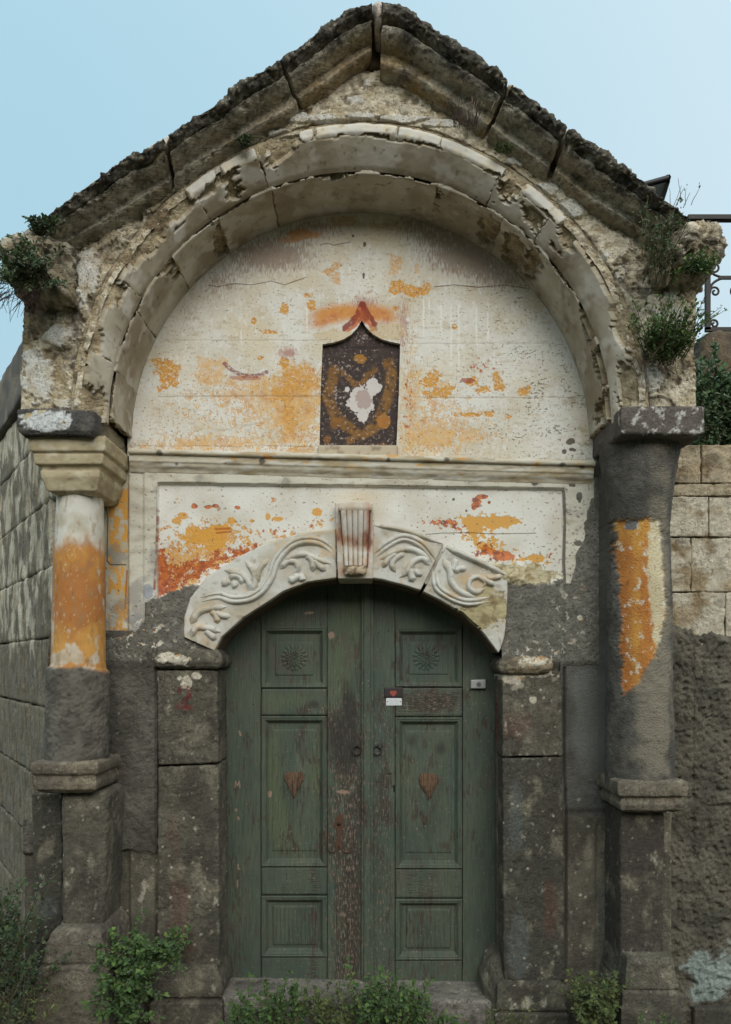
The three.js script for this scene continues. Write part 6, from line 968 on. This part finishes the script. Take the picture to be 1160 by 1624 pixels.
plant('dry_tuft', 'thin pale dry stalks over the cornice joint tuft', 'dry plant', { seed: 15, at: at(762, 158, .63), dir: [0, -.6, .2], spread: .5, shoots: 9, len: .09, patch: [.14, .04, .02], leaves: .05, leaf: .005, tone: 'dry', droop: .6, twig: .001, twigTone: S(130, 112, 92) });
plant('moss_tuft', 'small green tuft under the left cornice', 'plant', { seed: 6, at: at(388, 230, .5), dir: [0, .3, .8], spread: .9, shoots: 26, len: .038, patch: [.03, .02, .02], leaves: 3, leaf: .011, wide: .36, tone: 'dark', droop: .2 });
plant('moss_tuft', 'green tuft on the lower end of the left cornice', 'plant', { seed: 7, at: at(70, 366, .64), dir: [-.1, .5, .5], spread: .9, shoots: 44, len: .06, patch: [.1, .03, .05], leaves: 3, leaf: .014, wide: .34, tone: 'dark', droop: .2 });
plant('moss_tuft', 'low green moss line under the right cornice', 'plant', { seed: 8, at: at(800, 238, .5), dir: [0, .2, .8], spread: .9, shoots: 30, len: .025, patch: [.09, .03, .02], leaves: 3, leaf: .008, wide: .36, tone: 'olive', droop: .2 });
plant('wild_stalk', 'thin wild stalks rising from the right slope of the gable', 'plant', { seed: 9, at: at(1078, 330, .55), dir: [.1, 1, 0], spread: .35, shoots: 7, len: .12, patch: [.1, .04, .05], leaves: .3, leaf: .01, tone: 'olive', droop: .1, twig: .0018 });
plant('ivy_mass', 'dense green climbing shrub spilling over the right-hand wall', 'shrub', { seed: 10, at: at(1180, 672, -.22), dir: [-.1, .1, .6], spread: 1.3, shoots: 300, len: .27, patch: [.5, .5, .2], leaves: 3.4, leaf: .026, wide: .38, tone: 'ivy', droop: .6 });
plant('weed_bank', 'dark weeds climbing the foot of the left wall', 'weeds', { seed: 11, at: at(-22, 1560, .45), dir: [.05, .8, .35], spread: .7, shoots: 190, len: .4, patch: [.36, .5, .3], leaves: 3, leaf: .022, wide: .34, tone: 'dark', droop: .5 });
plant('dry_grass', 'dry brown grass and stems in front of the left weeds', 'dry grass', { seed: 21, at: at(25, 1620, .62), dir: [.1, .9, .2], spread: .7, shoots: 60, len: .2, patch: [.36, .1, .2], leaves: .6, leaf: .02, wide: .16, tone: 'olive', droop: .8, twig: .0014, twigTone: S(92, 82, 56) });
plant('creeper', 'leafy green creeper between the left column base and the door jamb', 'shrub', { seed: 12, at: at(198, 1560, .3), dir: [.05, .3, .55], spread: .9, shoots: 120, len: .22, patch: [.13, .36, .1], leaves: 3.4, leaf: .021, wide: .38, tone: 'green', droop: .4 });
plant('creeper', 'low runner of leaves spreading over the left jamb foot', 'shrub', { seed: 22, at: at(240, 1512, .18), dir: [.5, .25, .4], spread: .7, shoots: 50, len: .16, patch: [.2, .06, .06], leaves: 3.2, leaf: .019, wide: .36, tone: 'green', droop: .3 });
[[392, 1640, .22, 24, .3, 'weeds at the left end of the door step'], [445, 1640, .2, 46, .38, 'tall weeds before the left door leaf'], [520, 1650, .25, 44, .34, 'weeds in the middle of the door step'], [600, 1640, .22, 84, .4, 'thick weeds before the meeting of the door leaves'], [645, 1640, .2, 56, .34, 'weeds before the right door leaf'], [695, 1660, .25, 16, .22, 'sparse weeds right of the step middle']].forEach(([px, py, z, n, len, label], i) => plant('door_weed', label, 'weeds', { seed: 40 + i, at: at(px, py, z), dir: [0, 1, .15], spread: .42, shoots: Math.round(n * .85), len: len * .76, patch: [.2, .05, .12], leaves: 3.4, leaf: .021, wide: .34, tone: i === 2 ? 'olive' : 'green', droop: -.05 }));
plant('sedum_clump', 'round leafy green clump at the right jamb foot beside the column base', 'shrub', { seed: 50, at: at(940, 1610, .32), dir: [0, .8, .4], spread: .75, shoots: 110, len: .2, patch: [.14, .12, .1], leaves: 3.4, leaf: .016, wide: .42, tone: 'olive', droop: .1 });
plant('weed_sprig', 'thin weed sprigs at the right door plinth', 'weeds', { seed: 51, at: at(805, 1640, .2), dir: [0, 1, .1], spread: .4, shoots: 16, len: .16, patch: [.24, .04, .06], leaves: 2, leaf: .014, wide: .26, tone: 'olive', droop: .1 });
plant('weed_sprig', 'fresh green sprigs by the foot of the right column base', 'weeds', { seed: 52, at: at(1050, 1640, .5), dir: [0, 1, .1], spread: .5, shoots: 10, len: .1, patch: [.3, .04, .06], leaves: 2, leaf: .014, wide: .26, tone: 'green', droop: .1 });
renderer.render(scene, camera);
